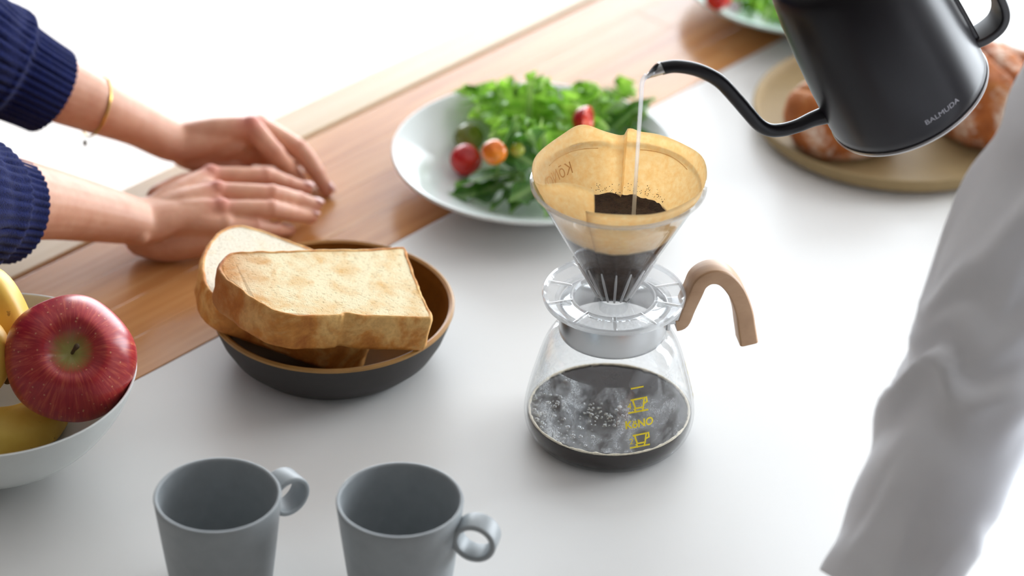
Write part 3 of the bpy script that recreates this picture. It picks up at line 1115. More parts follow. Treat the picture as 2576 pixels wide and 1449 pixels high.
# ------------------------------------------------------------------ fruit bowl, apple, bananas
m_fb = simple('white_glaze', (216, 220, 218), 0.18, 0.02, 30, Specular_IOR_Level=0.6)
FB = P(-30, 935, 0.078)
FB = V((FB.x, FB.y, TZ))
fb = thing('fruit_bowl', 'white glazed footed bowl holding an apple and bananas', 'bowl', FB)
FP = [(0.0, 0.004), (0.030, 0.004), (0.032, 0.0), (0.037, 0.0), (0.038, 0.006), (0.046, 0.0095), (0.062, 0.017), (0.080, 0.031), (0.094, 0.048), (0.103, 0.064), (0.1075, 0.0765), (0.1073, 0.078), (0.1060, 0.078),
      (0.1045, 0.0755), (0.099, 0.063), (0.090, 0.0485), (0.076, 0.033), (0.058, 0.020), (0.04, 0.013), (0.0, 0.0115)]
FPs = cat(FP, 3)
mk('bowl_body', lathe([(max(0, a), max(0.0, b)) for a, b in FPs], FB, 128), m_fb, fb, angle=60)
mk('foot_ring', lathe([(0.0325, -0.0), (0.0372, -0.0), (0.0376, 0.0015), (0.0322, 0.0015)], FB, 96, closed=True), simple('unglazed_foot', (140, 130, 118), 0.9, 0.1, 60), fb)

t = NT('apple_skin')
v = t.coord()
sx = t.n('ShaderNodeSeparateXYZ')
t.l(v, sx.inputs[0])
at = t.n('ShaderNodeMath', operation='ARCTAN2')
t.l(sx.outputs['Y'], at.inputs[0]); t.l(sx.outputs['X'], at.inputs[1])
rr2 = t.math('SQRT', t.math('ADD', t.math('MULTIPLY', sx.outputs['X'], sx.outputs['X']), t.math('MULTIPLY', sx.outputs['Y'], sx.outputs['Y'])))
cm = t.n('ShaderNodeCombineXYZ')
t.l(t.math('MULTIPLY', at.outputs[0], 7.0), cm.inputs[0])
t.l(t.math('MULTIPLY', rr2, 26.0), cm.inputs[1])
t.l(t.math('MULTIPLY', sx.outputs['Z'], 10.0), cm.inputs[2])
st = t.noise(cm.outputs[0], 2.6, 4, 0.65)
blotch = t.noise(v, 30, 2)
red = t.ramp(st, [(0.28, lin((150, 30, 44))), (0.5, lin((176, 44, 52))), (0.68, lin((204, 92, 70)))])
red = t.mix(t.mapr(blotch, 0.5, 0.75, 0, 0.35), red, lin((196, 84, 66)))
yel = t.mix(t.mapr(t.math('ADD', rr2, t.math('MULTIPLY', st, 0.012)), 0.012, 0.0225), lin((176, 168, 96)), red)
top = t.mapr(sx.outputs['Z'], 0.0, 0.012)
c = t.mix(top, red, yel)
vo = t.n('ShaderNodeTexVoronoi')
vo.inputs['Scale'].default_value = 190
t.l(v, vo.inputs['Vector'])
c = t.mix(t.mapr(vo.outputs['Distance'], 0.09, 0.16, 0.75, 0.0), c, lin((222, 160, 120)))
t.base(c)
t.set(Roughness=0.3, Specular_IOR_Level=0.45)
m_apple = t.m
AC = P(177, 905, 0.088)
ao = thing('apple', 'large red apple with yellow-green stem hollow in the white bowl', 'apple', AC)
ax = (-(AC - CAM).normalized() + V((0.02, 0.10, 0.16))).normalized()
az_ = ax.to_track_quat('Z', 'Y').to_matrix().to_4x4()
AR = 0.0458
aprof = []
for k in range(41):
    q = math.pi * k / 40
    r_ = AR * math.sin(q) ** 0.92 if 0 < k < 40 else 0
    z = -AR * 0.88 * math.cos(q) + 0.003
    if r_ < 0.024 and z > 0: z -= 0.019 * (1 - (r_ / 0.024) ** 2) ** 1.6 * 0.95
    if r_ < 0.018 and z < 0: z += 0.010 * (1 - (r_ / 0.018) ** 2) ** 1.5
    aprof.append((r_ * (1.0 + 0.03 * math.sin(q * 1.0) * (1 if z > 0 else -1)), z))
aprof[0] = (0, aprof[0][1]); aprof[-1] = (0, aprof[-1][1])
def amod(r, z, a):
    return r * (1 + 0.014 * math.cos(5 * a) * (r / AR) + 0.012 * math.cos(2 * a + 1)), z + 0.0012 * math.cos(5 * a) * (r / AR)
sk = mk('skin', lathe(aprof, (0, 0, 0), 96, mod=amod), m_apple, None, (0, 0, 0))
sk.parent = ao
sk.matrix_local = az_
m_stem = simple('stem_brown', (92, 74, 52), 0.8, 0.2, 200)
stm = mk('stem', tube([V((0, 0, 0.017)), V((0.0006, 0, 0.024)), V((0.002, 0.001, 0.031)), V((0.0042, 0.0026, 0.0365))], [0.0016, 0.0013, 0.0014, 0.0021], 10, 3), m_stem, None, (0, 0, 0))
stm.parent = ao
stm.matrix_local = az_

t = NT('banana_peel')
v = t.coord()
n1 = t.noise(v, 22, 4)
n2 = t.noise(v, 160, 3, 0.6)
c = t.ramp(n1, [(0.3, lin((226, 172, 50))), (0.7, lin((242, 206, 96)))])
c = t.mix(t.mapr(n2, 0.66, 0.74, 0, 0.6), c, lin((120, 78, 34)))
t.base(c)
t.set(Roughness=0.42)
m_ban = t.m
m_tip = simple('banana_tip', (84, 62, 36), 0.8, 0.2, 100)


def banana(pts, rmax, label):
    d = cat([tuple(p) for p in pts], 8)
    m = len(d)
    o = thing('banana', label, 'banana', sum((V(q) for q in d), V()) / m, 'bananas in the white fruit bowl')
    def sec(i, s):
        r_ = rmax * (min(1.0, 0.30 + 2.6 * min(s, 1 - s)) ** 0.8)
        return [(r_ * (1 + 0.05 * math.cos(5 * q)) * math.cos(q), r_ * (1 + 0.05 * math.cos(5 * q)) * math.sin(q)) for q in [2 * math.pi * k / 25 for k in range(25)]]
    mk('peel', sweep([V(q) for q in d], sec), m_ban, o, angle=60)
    a, b = V(d[0]), V(d[1])
    mk('stalk', tube([a, a + (a - b).normalized() * 0.012, a + (a - b).normalized() * 0.022], [rmax * 0.33, rmax * 0.24, rmax * 0.3], 10), m_tip, o)
    a, b = V(d[-1]), V(d[-2])
    mk('tip', tube([a, a + (a - b).normalized() * 0.004], [rmax * 0.32, rmax * 0.22], 10), m_tip, o)


banana([P(-185, 800, 0.086), P(-110, 742, 0.103), P(-40, 728, 0.115), P(10, 800, 0.095), P(25, 880, 0.072), P(20, 940, 0.055)], 0.0190, 'bright yellow banana leaning up behind the red apple')
banana([P(-195, 862, 0.088), P(-110, 822, 0.102), P(-42, 858, 0.100), P(-29, 930, 0.079), P(-52, 996, 0.058)], 0.0168, 'brown spotted banana pressed against the side of the apple')
banana([P(-230, 952, 0.064), P(-150, 1032, 0.043), P(-50, 1082, 0.0325), P(50, 1080, 0.0305), P(125, 1038, 0.032), P(150, 994, 0.036)], 0.0185, 'banana lying low in the bowl under the apple')

# ------------------------------------------------------------------ plates
m_plate = simple('plate_white_glaze', (222, 228, 226), 0.16, 0.015, 20, Specular_IOR_Level=0.6)
m_plate_tinted = simple('plate_white_light_tint', (206, 230, 222), 0.18, 0.015, 20, Specular_IOR_Level=0.6)  # white glaze with the green cast of the light put into its colour
m_beige = simple('plate_beige_stoneware', (152, 130, 92), 0.6, 0.06, 60, Specular_IOR_Level=0.25)
RIMP = [(0.0, 0.003), (0.050, 0.003), (0.052, 0.0), (0.058, 0.0), (0.060, 0.004), (0.075, 0.0075), (0.095, 0.0165), (0.110, 0.0245), (0.1205, 0.0295), (0.1225, 0.0312), (0.1222, 0.0326), (0.1205, 0.0330),
        (0.110, 0.0282), (0.095, 0.0205), (0.080, 0.0125), (0.070, 0.0088), (0.055, 0.0075), (0.0, 0.007)]


def plate_prof(mat, px, py, label):
    c = P(px, py, 0.032)
    c = V((c.x, c.y, TZ))
    o = thing('salad_plate', label, 'plate', c)
    pp = [(max(0.0, a), max(0.0, b)) for a, b in cat(RIMP, 3)]
    h = len(pp) * 8 // 17
    mk('underside', lathe(pp[:31], c, 128), mat, o, angle=60)
    mk('eating_surface', lathe(pp[30:], c, 128), mat, o, angle=60)
    return c


SPC = plate_prof(m_plate, 1343, 379, 'white deep plate carrying the tomato and lettuce salad by the dripper')
FPC = plate_prof(m_plate_tinted, 2034, -60, 'white plate in painted green light with greens beyond the kettle')
BPC = P(2262, 272, 0.018)
BPC = V((BPC.x, BPC.y, TZ))
bp_ = thing('bread_plate', 'beige stoneware plate with raised rim carrying two round loaves', 'plate', BPC)
mk('underside', lathe([(0.0, 0.003), (0.09, 0.003), (0.092, 0.0), (0.112, 0.0), (0.123, 0.002), (0.1300, 0.008), (0.1317, 0.0165), (0.1310, 0.0180)], BPC, 128), m_beige, bp_)
mk('eating_surface', lathe([(0.1310, 0.0180), (0.1290, 0.0183), (0.1272, 0.0165), (0.1255, 0.0100), (0.121, 0.0075), (0.10, 0.0066), (0.0, 0.0064)], BPC, 128), m_beige, bp_)

# loaves
t = NT('loaf_crust')
v = t.coord()
n1 = t.noise(v, 26, 5, 0.6, 0.4)
n2 = t.noise(v, 180, 4, 0.65)
n3 = t.noise(v, 14, 3, 0.6, 0.6)
c = t.ramp(n1, [(0.3, lin((124, 62, 26))), (0.5, lin((172, 98, 48))), (0.7, lin((200, 132, 76)))])
c = t.mix(t.mapr(t.math('ADD', n3, t.math('MULTIPLY', n2, 0.35)), 0.66, 0.80, 0, 0.75), c, lin((236, 222, 204)))
t.base(c)
t.set(Roughness=0.75, Specular_IOR_Level=0.25)
t.bump(t.math('ADD', n2, n1), 0.55, 0.002)
m_loaf = t.m
m_raisin = simple('raisin', (58, 34, 26), 0.6, 0.2, 200, 0.5, 0.001)


def loaf(px, py, z, rx, ry, rz, ang, label, raisins):
    c = P(px, py, z)
    base = V((c.x, c.y, TZ + 0.0068))
    o = thing('bread_loaf', label, 'bread', base)
    M4 = Matrix.Translation(base) @ Matrix.Rotation(ang, 4, 'Z')
    prof = [(0.0, 0.0), (0.6, 0.0), (0.82, 0.06), (0.95, 0.25), (1.0, 0.48), (0.96, 0.70), (0.84, 0.88), (0.62, 0.98), (0.3, 1.03), (0.0, 1.04)]
    vv, ff = lathe([(max(0.0, a), b) for a, b in cat(prof, 4)], n=72)
    out = []
    for q in vv:
        p = V((q.x * rx, q.y * ry, q.z * rz))
        d = nz(p, 28, px) * 0.0045 + nz(p, 70, px) * 0.0016
        # scored cuts across the top
        u = (q.x * 0.8 + q.y * 0.25) * 2.2
        cut = math.exp(-((u - round(u)) / 0.10) ** 2) * smst(q.z, 0.75, 1.0) * (0.0055 if q.z > 0.5 else 0)
        k = 1.0 if p.z > 0.001 else 0.0
        nrm = V((q.x, q.y, max(0.0, q.z - 0.35) * 1.4))
        if nrm.length > 1e-6: nrm.normalize()
        out.append(M4 @ (p + nrm * (d * k - cut)))
    mk('crust', (out, ff), m_loaf, o, angle=80)
    rr_ = random.Random(int(px))
    for k in range(raisins):
        a = rr_.uniform(0, 6.28)
        e_ = rr_.uniform(0.25, 1.1)
        p = V((rx * math.cos(a) * math.cos(e_) * .98, ry * math.sin(a) * math.cos(e_) * .98, rz * (0.42 + 0.58 * math.sin(e_))))
        mk('raisin', ell(M4 @ p, (0.0045, 0.0034, 0.003), 10, 6, Matrix.Rotation(a, 3, 'Z')), m_raisin, o)


loaf(2122, 325, 0.02, 0.056, 0.044, 0.058, R(25), 'floury round bread roll behind the kettle on the beige plate', 2)
loaf(2478, 285, 0.02, 0.052, 0.062, 0.068, R(10), 'raisin bread loaf beside the white sleeve on the beige plate', 12)

# ------------------------------------------------------------------ salad
def leaf_mat(name, c0, c1, vein, tl=0.35):
    t = NT(name)
    v = t.coord()
    n1 = t.noise(v, 90, 4, 0.6)
    sx = t.n('ShaderNodeSeparateXYZ')
    t.l(v, sx.inputs[0])
    c = t.ramp(n1, [(0.32, lin(c0)), (0.68, lin(c1))])
    c = t.mix(t.mapr(t.math('ABSOLUTE', sx.outputs['X']), 0.0012, 0.0045, 0.75, 0.0), c, lin(vein))
    df = t.n('ShaderNodeBsdfPrincipled')
    t.l(c, df.inputs['Base Color'])
    df.inputs['Roughness'].default_value = 0.4
    tr_ = t.n('ShaderNodeBsdfTranslucent')
    t.l(c, tr_.inputs['Color'])
    bp2 = t.n('ShaderNodeBump')
    bp2.inputs['Strength'].default_value = 0.5
    bp2.inputs['Distance'].default_value = 0.0015
    t.l(n1, bp2.inputs['Height'])
    t.l(bp2.outputs[0], df.inputs['Normal'])
    mx = t.n('ShaderNodeMixShader')
    mx.inputs[0].default_value = tl
    t.l(df.outputs[0], mx.inputs[1]); t.l(tr_.outputs[0], mx.inputs[2])
    t.l(mx.outputs[0], t.out.inputs['Surface'])
    return t.m


m_let = leaf_mat('lettuce_green', (112, 170, 44), (168, 214, 84), (216, 236, 160), 0.5)
m_dark = leaf_mat('rocket_green', (48, 96, 26), (90, 142, 48), (160, 196, 116), 0.35)
m_stalk = simple('pale_stalk', (150, 188, 110), 0.45, 0.08, 100)


def leaf_mesh(kind, seed, L, W):
    r_ = random.Random(seed)
    nu, nv = (26, 21) if kind == 'curly' else (18, 11)
    vv, ff = [], []
    ph = [r_.uniform(0, 6.28) for _ in range(6)]
    for i in range(nu + 1):
        u = i / nu
        if kind == 'curly':
            wd = W * (0.16 + 0.84 * math.sin(math.pi * min(1, 0.08 + u * 0.80)) ** 0.8) * (1.0 if u < 0.9 else 1 - 2.5 * (u - 0.9))
        else:
            wd = W * max(0.03, math.sin(math.pi * u ** 0.85) ** 0.75) * (1 + 0.30 * math.sin(u * 15 + ph[0]))
        for j in range(nv + 1):
            v = -1 + 2 * j / nv
            e_ = abs(v)
            x, y = v * wd, u * L
            if kind == 'curly':
                fr = 0.0085 * e_ ** 1.6 * (0.25 + u)
                z = fr * (math.sin(u * 30 + ph[0] + v * 2.5) + 0.7 * math.sin(u * 53 + ph[1] - v * 3)) + 0.0030 * math.sin(v * 6 + ph[2]) * u
                y += 0.006 * e_ ** 2 * math.sin(u * 24 + ph[3]) * u
                x *= 1 + 0.14 * math.sin(u * 38 + ph[4]) * e_
                if u > 0.8: z += 0.007 * math.sin(v * 11 + ph[5]) * (u - 0.8) / 0.2; y += 0.005 * math.sin(v * 15 + ph[1]) * (u - .8) / .2
                z += 0.010 * e_ ** 2 - 0.016 * u * u
            else:
                z = 0.0035 * e_ ** 1.5 - 0.014 * u * u + 0.0018 * math.sin(u * 12 + v * 2 + ph[1]) * e_
            vv.append(V((x, y, z)))
    for i in range(nu):
        for j in range(nv):
            k = i * (nv + 1) + j
            ff.append((k, k + 1, k + nv + 2, k + nv + 1))
    me = bpy.data.meshes.new(kind + '_leaf')
    me.from_pydata([tuple(q) for q in vv], [], ff)
    smooth(me)
    me.materials.append(m_let if kind == 'curly' else m_dark)
    sv_, sf = tube([V((0, -0.016 if kind == 'dark' else -0.004, 0.0)), V((0, 0.0, 0.0002)), V((0, L * 0.4, 0.0006 - 0.014 * 0.16)), V((0, L * 0.8, -0.014 * 0.64 + 0.0003))], [0.0014 if kind == 'dark' else 0.0030, 0.0013 if kind == 'dark' else 0.0028, 0.0009 if kind == 'dark' else 0.0016, 0.0004], 8, 3)
    ms = bpy.data.meshes.new(kind + '_stalk')
    ms.from_pydata([tuple(q) for q in sv_], [], sf)
    smooth(ms)
    ms.materials.append(m_stalk)
    return me, ms


LEAF = {('curly', k): leaf_mesh('curly', 20 + k, 0.056, 0.026 + 0.003 * k) for k in range(3)}
LEAF.update({('dark', k): leaf_mesh('dark', 40 + k, 0.050 + 0.004 * k, 0.0125 + 0.0015 * k) for k in range(3)})


def leaf(kind, var, base, direction, roll, s, label, group):
    me, ms = LEAF[(kind, var)]
    faces = [tuple(p.vertices) for p in me.polygons]
    rt_ = random.Random(int(base.x * 1e5) * 7 + int(base.y * 1e5))
    best = None
    for trial in range(36):
        k = min(1.0, trial / 12.0)
        d = (direction.normalized() + V((rt_.uniform(-.45, .45), rt_.uniform(-.45, .45), rt_.uniform(-.3, .3))) * k).normalized()
        x = d.cross(V((0, 0, 1)))
        if x.length < 1e-3: x = V((1, 0, 0))
        x.normalize()
        z = x.cross(d)
        sc_ = s * (1 - 0.22 * k * rt_.random())
        Mx = Matrix(((x.x, d.x, z.x, 0), (x.y, d.y, z.y, 0), (x.z, d.z, z.z, 0), (0, 0, 0, 1))) @ Matrix.Rotation(roll + rt_.uniform(-.7, .7) * k, 4, 'Y') @ Matrix.Scale(sc_, 4)
        Mw = Matrix.Translation(base + V((rt_.uniform(-.009, .009), rt_.uniform(-.009, .009), rt_.uniform(-.005, .007))) * k) @ Mx
        def lay(mesh, lift):
            out = []
            for q in mesh.vertices:
                p = Mw @ q.co
                h = plate_z(p)
                if h is not None and p.z < h + lift: p.z = h + lift + 0.15 * max(0.0, q.co.z)
                out.append(p)
            return out
        vw = lay(me, 0.0007)
        tree = BVHTree.FromPolygons(vw, faces)
        cost = sum(min(60, len(tree.overlap(b))) for b in OBST) + trial * 0.02
        if best is None or cost < best[0]: best = (cost, Mw, vw, lay(ms, 0.0005), tree)
        if cost < 2: break
    _, Mw, vw, vs_, tree = best
    OBST.append(tree)
    inv = Mw.inverted()
    def own(src, pts):
        m = src.copy()
        m.vertices.foreach_set('co', [c for q in pts for c in (inv @ q)])
        m.update()
        return m
    o = bpy.data.objects.new('lettuce_leaf' if kind == 'curly' else 'rocket_leaf', own(me, vw))
    link(o)
    o.matrix_world = Mw
    tag(o, label, 'leaf', group)
    q = bpy.data.objects.new('stalk', own(ms, vs_))
    link(q, o)
    return o


from mathutils.bvhtree import BVHTree
OBST = []                                   # what the next leaf has to lie around
PLS = [(a, b) for a, b in RIMP[-7:]]        # eating surface: radius falls, height falls


def plate_z(p):
    """height of the nearest plate's surface under p, or None beside the plates"""
    for c in (SPC, FPC):
        r_ = math.hypot(p.x - c.x, p.y - c.y)
        if r_ < 0.140:
            if r_ >= PLS[0][0]: return TZ + 0.0335
            for (r0, z0), (r1, z1) in zip(PLS, PLS[1:]):
                if r1 <= r_ <= r0: return TZ + z1 + (z0 - z1) * (r_ - r1) / (r0 - r1)
    return None


def world_tree(objs):
    vv, ff = [], []
    for o in objs:
        k = len(vv)
        mw = Matrix.Translation(ORG[o]) if o in ORG else o.matrix_world
        vv += [mw @ q.co for q in o.data.vertices]
        ff += [tuple(i + k for i in p.vertices) for p in o.data.polygons]
    return BVHTree.FromPolygons(vv, ff)


def tomato_z(px, py, r_):
    """height at which a tomato seen at this pixel rests on the plate"""
    z = 0.06
    while z > 0.0:
        c = P(px, py, z)
        gap = min((c - V((c.x + dx, c.y + dy, plate_z(V((c.x + dx, c.y + dy, 0))) or 0))).length for dx in (-.009, -.006, -.003, 0, .003, .006, .009) for dy in (-.009, -.006, -.003, 0, .003, .006, .009))
        if gap <= r_ * 0.955: return z
        z -= 0.0004
    return z


def tomato_mat(name, a, b, c_, hi=0.25):
    t = NT(name)
    v = t.coord()
    n1 = t.noise(v, 50, 3)
    t.base(t.ramp(n1, [(0.3, lin(a)), (0.5, lin(b)), (0.7, lin(c_))]))
    t.set(Roughness=0.18, Specular_IOR_Level=0.55, Subsurface_Weight=0.15, Subsurface_Scale=0.004)
    return t.m


m_tr = tomato_mat('tomato_red', (170, 18, 20), (200, 28, 26), (214, 44, 34))
m_to = tomato_mat('tomato_orange', (220, 96, 14), (234, 124, 20), (240, 146, 40))
m_tg = tomato_mat('tomato_green', (92, 104, 36), (122, 134, 52), (146, 156, 76))
m_flesh = tomato_mat('tomato_flesh', (214, 60, 46), (226, 84, 62), (232, 120, 80))


def tomato(px, py, z, r_, mat, label, half=None):
    if z is None:
        z = tomato_z(px, py, r_)
    elif z > 0.035:                         # rests on the leaves: lower it until it meets them
        z += 0.030
        for _ in range(160):
            tree = BVHTree.FromPolygons(*ell(P(px, py, z), r_ * 0.95, 20, 12))
            if any(tree.overlap(b) for b in OBST): break
            z -= 0.0004
        z -= 0.0004
    c = P(px, py, z)
    o = thing('cherry_tomato', label, 'tomato', c)
    prof = [(math.sin(math.pi * k / 20) * r_ * (1 if 0 < k < 20 else 0), -math.cos(math.pi * k / 20) * r_ * 0.95 + (0.12 * r_ * math.exp(-(k / 3.0) ** 2)) - (0.16 * r_ * math.exp(-((20 - k) / 2.5) ** 2))) for k in range(21)]
    rot = Matrix.Rotation(R(35), 4, 'X') @ Matrix.Rotation(R(20), 4, 'Y')
    if half is None:
        sk_ = mk('skin', lathe(prof, c, 40, rot, mod=lambda r, z, a: (r * (1 + 0.02 * math.cos(4 * a)), z)), mat, o)
    else:
        cut = half.normalized()
        rm = cut.to_track_quat('Z', 'Y').to_matrix().to_4x4()
        hp_ = [(0.0, -r_)] + [(r_ * math.sin(q), -r_ * 1.15 * math.cos(q)) for q in [math.pi / 2 * k / 12 for k in range(1, 13)]]
        sk_ = mk('skin', lathe(hp_, c, 40, rm), mat, o)
        mk('flesh', lathe([(r_ * 0.995, 0.0), (r_ * 0.9, 0.0004), (r_ * 0.8, -0.0006), (r_ * 0.45, -0.0022), (r_ * 0.3, 0.0003), (0, 0.0004)], c, 40, rm, mod=lambda r, z, a: (r, z * (1 + 0.8 * math.cos(3 * a)))), m_flesh, o)
    OBST.append(world_tree([sk_]))


tomato(1180, 347, None, 0.0135, m_tg, 'olive green cherry tomato at the edge of the salad')
tomato(1172, 402, None, 0.0140, m_tr, 'red cherry tomato at the front edge of the salad')
oc = P(1846, 16, 0.0212)
oo = thing('onion_ring', 'small pale onion ring at the edge of the far plate', 'onion', oc)
rm = Matrix.Rotation(R(40), 4, 'X')
on_ = mk('ring', lathe([(0.0050, -0.0015), (0.0064, -0.0015), (0.0067, 0.0), (0.0064, 0.0015), (0.0050, 0.0015)], oc, 32, rm, closed=True), simple('onion_pale', (232, 220, 232), 0.3, 0.03, 100), oo)
mk('core', lathe([(0.0, -0.001), (0.0034, -0.001), (0.0038, 0.0), (0.0034, 0.001), (0.0, 0.001)], oc, 32, rm), simple('onion_core', (222, 206, 224), 0.3, 0.03, 100), oo)
OBST.append(world_tree([on_]))
tomato(1806, -8, None, 0.013, m_tr, 'dark red tomato on the far plate behind the kettle')

rl = random.Random(5)
LC = 'curly bright green lettuce leaf heaped in the white salad plate'
DC = 'slender dark green salad leaf in the white salad plate'
curl = [(1250, 330, .030, -0.5, 0.5, 1.0), (1300, 310, .034, -0.2, 0.6, 1.1), (1360, 300, .036, 0.0, 0.7, 1.1), (1420, 305, .034, 0.2, 0.6, 1.1), (1475, 320, .030, 0.5, 0.5, 1.0), (1270, 360, .034, -0.5, 0.2, 1.0), (1330, 350, .040, -0.1, 0.3, 1.2),
        (1390, 345, .042, 0.1, 0.4, 1.2), (1445, 350, .036, 0.4, 0.2, 1.0), (1500, 350, .026, 0.9, 0.3, .7), (1310, 400, .036, -0.4, -0.1, .9), (1370, 395, .040, 0.1, 0.0, 1.1), (1420, 400, .034, 0.4, -0.1, .8), (1345, 320, .044, 0.05, 0.5, 1.5)]
for i, (px, py, z, dx, dy, dz) in enumerate(curl):
    leaf('curly', i % 3, P(px, py, z - 0.018), V((dx + rl.uniform(-.15, .15), dy + rl.uniform(-.15, .15), dz * 0.8)), rl.uniform(-.7, .7), rl.uniform(.66, .86), LC, 'curly lettuce leaves in the white plate')
dark = [(1300, 455, .026, -1.0, -0.25, .0), (1330, 470, .022, -0.8, -0.6, .05), (1300, 445, .028, -1.0, -0.1, .05), (1350, 450, .030, -0.5, -0.9, .0), (1390, 460, .026, 0.1, -1.0, -.05), (1350, 420, .038, -0.7, 0.0, .5), (1400, 430, .034, 0.4, -0.7, .3), (1270, 475, .018, -0.9, -0.3, .1),
        (1380, 480, .018, -0.2, -0.8, .15), (1440, 440, .026, 0.9, -0.3, .2), (1500, 370, .024, 1.0, 0.2, .35), (1530, 340, .022, 0.8, 0.6, .5), (1330, 390, .044, 0.2, -0.6, .6), (1310, 480, .016, -0.3, 0.4, .9), (1270, 420, .034, 0.5, 0.3, .7)]
for i, (px, py, z, dx, dy, dz) in enumerate(dark):
    leaf('dark', i % 3, P(px, py, z), V((dx, dy, dz)), rl.uniform(-.6, .6), rl.uniform(.8, 1.05), DC, 'dark salad leaves in the white plate')


tomato(1243, 383, 0.0400, 0.0108, m_to, 'small orange cherry tomato between red and green tomatoes')
tomato(1480, 303, 0.0470, 0.0125, m_tr, 'halved red cherry tomato on the lettuce behind the dripper', V((0.85, -0.35, 0.15)))
tomato(1301, 377, 0.0430, 0.0062, tomato_mat('tomato_lime', (150, 150, 40), (172, 176, 62), (190, 196, 90)), 'tiny yellow-green tomato tucked among the salad leaves')

# greens on the far plate
LF2 = 'bright green salad leaf on the far plate behind the kettle'
for i, (px, py, z, dx, dy, dz) in enumerate([(1900, -10, .02, -0.7, -0.4, .3), (1930, 5, .02, -0.2, -0.9, .3), (1960, -20, .026, 0.3, -0.6, .4), (1990, 0, .02, 0.8, -0.5, .25), (1900, -50, .02, -0.9, 0.3, .5), (1960, -70, .03, 0.1, 0.4, .9), (2040, -30, .025, 0.6, -0.3, .5)]):
    leaf('curly', i % 3, P(px, py, z - 0.006), V((dx, dy, dz)), rl.uniform(-.5, .5), rl.uniform(.65, .85), LF2, 'lettuce leaves on the celadon plate')
for i, (px, py, z, dx, dy, dz) in enumerate([(1900, 12, .018, -0.9, 0.1, .1), (1870, 0, .018, -0.6, 0.5, .2), (1945, 22, .016, 0.6, -0.3, .2)]):
    leaf('dark', i % 3, P(px, py, z), V((dx, dy, dz)), rl.uniform(-.5, .5), .8, 'slender dark green leaf on the far plate behind the kettle', 'dark leaves on the celadon plate')

# ------------------------------------------------------------------ people
t = NT('skin')
v = t.coord()
n1 = t.noise(v, 60, 4, 0.6)
n2 = t.noise(v, 900, 3, 0.6)
at = t.n('ShaderNodeAttribute')
at.attribute_name = 'blush'
c = t.ramp(n1, [(0.3, lin((206, 147, 119))), (0.7, lin((220, 167, 139)))])
c = t.mix(at.outputs['Fac'], c, lin((200, 112, 98)))
t.base(c)
t.set(Roughness=0.48, Subsurface_Weight=0.18, Subsurface_Scale=0.006, Specular_IOR_Level=0.4)
t.bump(t.math('ADD', n2, n1), 0.12, 0.0008)
m_skin = t.m
m_nail = simple('fingernail', (208, 150, 136), 0.35, 0.03, 80)
m_gold = simple('gold_chain', (216, 176, 92), 0.28, 0.04, 100, Metallic=1.0)
t = NT('navy_knit')
v = t.coord()
n1 = t.noise(v, 700, 3, 0.7)
n2 = t.noise(v, 60, 3, 0.6)
t.base(t.mix(t.mapr(n2, 0.35, 0.7, 0, 0.5), t.ramp(n1, [(0.3, lin((10, 16, 50))), (0.75, lin((25, 40, 108)))]), lin((12, 20, 62))))
t.set(Roughness=0.95, Specular_IOR_Level=0.1, Sheen_Weight=0.10, Sheen_Roughness=0.5)
t.bump(n1, 0.8, 0.0016)
m_navy = t.m
t = NT('white_cotton')
v = t.coord()
n1 = t.noise(v, 16, 4, 0.55)
n2 = t.noise(v, 1600, 2)
t.base(t.ramp(n1, [(0.3, lin((238, 238, 241))), (0.7, lin((246, 246, 248)))]))
t.set(Roughness=0.9, Specular_IOR_Level=0.1, Sheen_Weight=0.1)
t.bump(n2, 0.3, 0.0006)
tl = t.n('ShaderNodeBsdfTranslucent')
tl.inputs['Color'].default_value = (0.9, 0.9, 0.92, 1)
ms = t.n('ShaderNodeMixShader')
ms.inputs[0].default_value = 0.08
t.l(t.b.outputs[0], ms.inputs[1]); t.l(tl.outputs[0], ms.inputs[2])
t.l(ms.outputs[0], t.out.inputs['Surface'])
m_shirt = t.m
m_trous = simple('dark_trousers', (52, 52, 60), 0.9, 0.1, 60)
m_hair = simple('dark_hair', (38, 30, 27), 0.5, 0.3, 200, 0.6, 0.003)


def frames(pts, ref):
    pts = [V(p) for p in pts]
    out = []
    B = None
    for i, p in enumerate(pts):
        T = (pts[min(i + 1, len(pts) - 1)] - pts[max(i - 1, 0)]).normalized()
        B = (ref if B is None else B)
        B = (B - T * B.dot(T)).normalized()
        out.append((p, T, B.cross(T), B))
    return out


def sleeve(path, rad, radfn, n=180, sub=14, lip=0.005, ref=V((0, 0, 1))):
    """path from cuff end inwards; radfn(s_len, angle, r) -> radius"""
    d = cat([tuple(p) + (r_,) for p, r_ in zip(path, rad)], sub)
    fr = frames([q[:3] for q in d], ref)
    vv, ff, rings = [], [], []
    def ring(k, f):
        rings.append(len(vv))
        p, T, N, B = fr[k]
        for i in range(n):
            a = 2 * math.pi * i / n
            r_ = f(a)
            vv.append(p + N * (r_ * math.cos(a)) + B * (r_ * math.sin(a)))
    ln_ = [0.0]
    for k in range(1, len(fr)): ln_.append(ln_[-1] + (fr[k][0] - fr[k - 1][0]).length)
    # inside of the cuff
    kin = next(k for k in range(len(ln_)) if ln_[k] > 0.03)
    for k in (kin, kin // 2, 0):
        ring(k, lambda a, k=k: radfn(ln_[k], a, d[k][3]) - lip)
    ring(0, lambda a: radfn(0, a, d[0][3]) - lip * 0.35)
    for k in range(len(fr)):
        ring(k, lambda a, k=k: radfn(ln_[k], a, d[k][3]))
    for a, b in zip(rings, rings[1:]):
        for i in range(n):
            j = (i + 1) % n
            ff.append((a + i, a + j, b + j, b + i))
    ff.append(tuple(range(rings[-1], rings[-1] + n)))
    return vv, ff


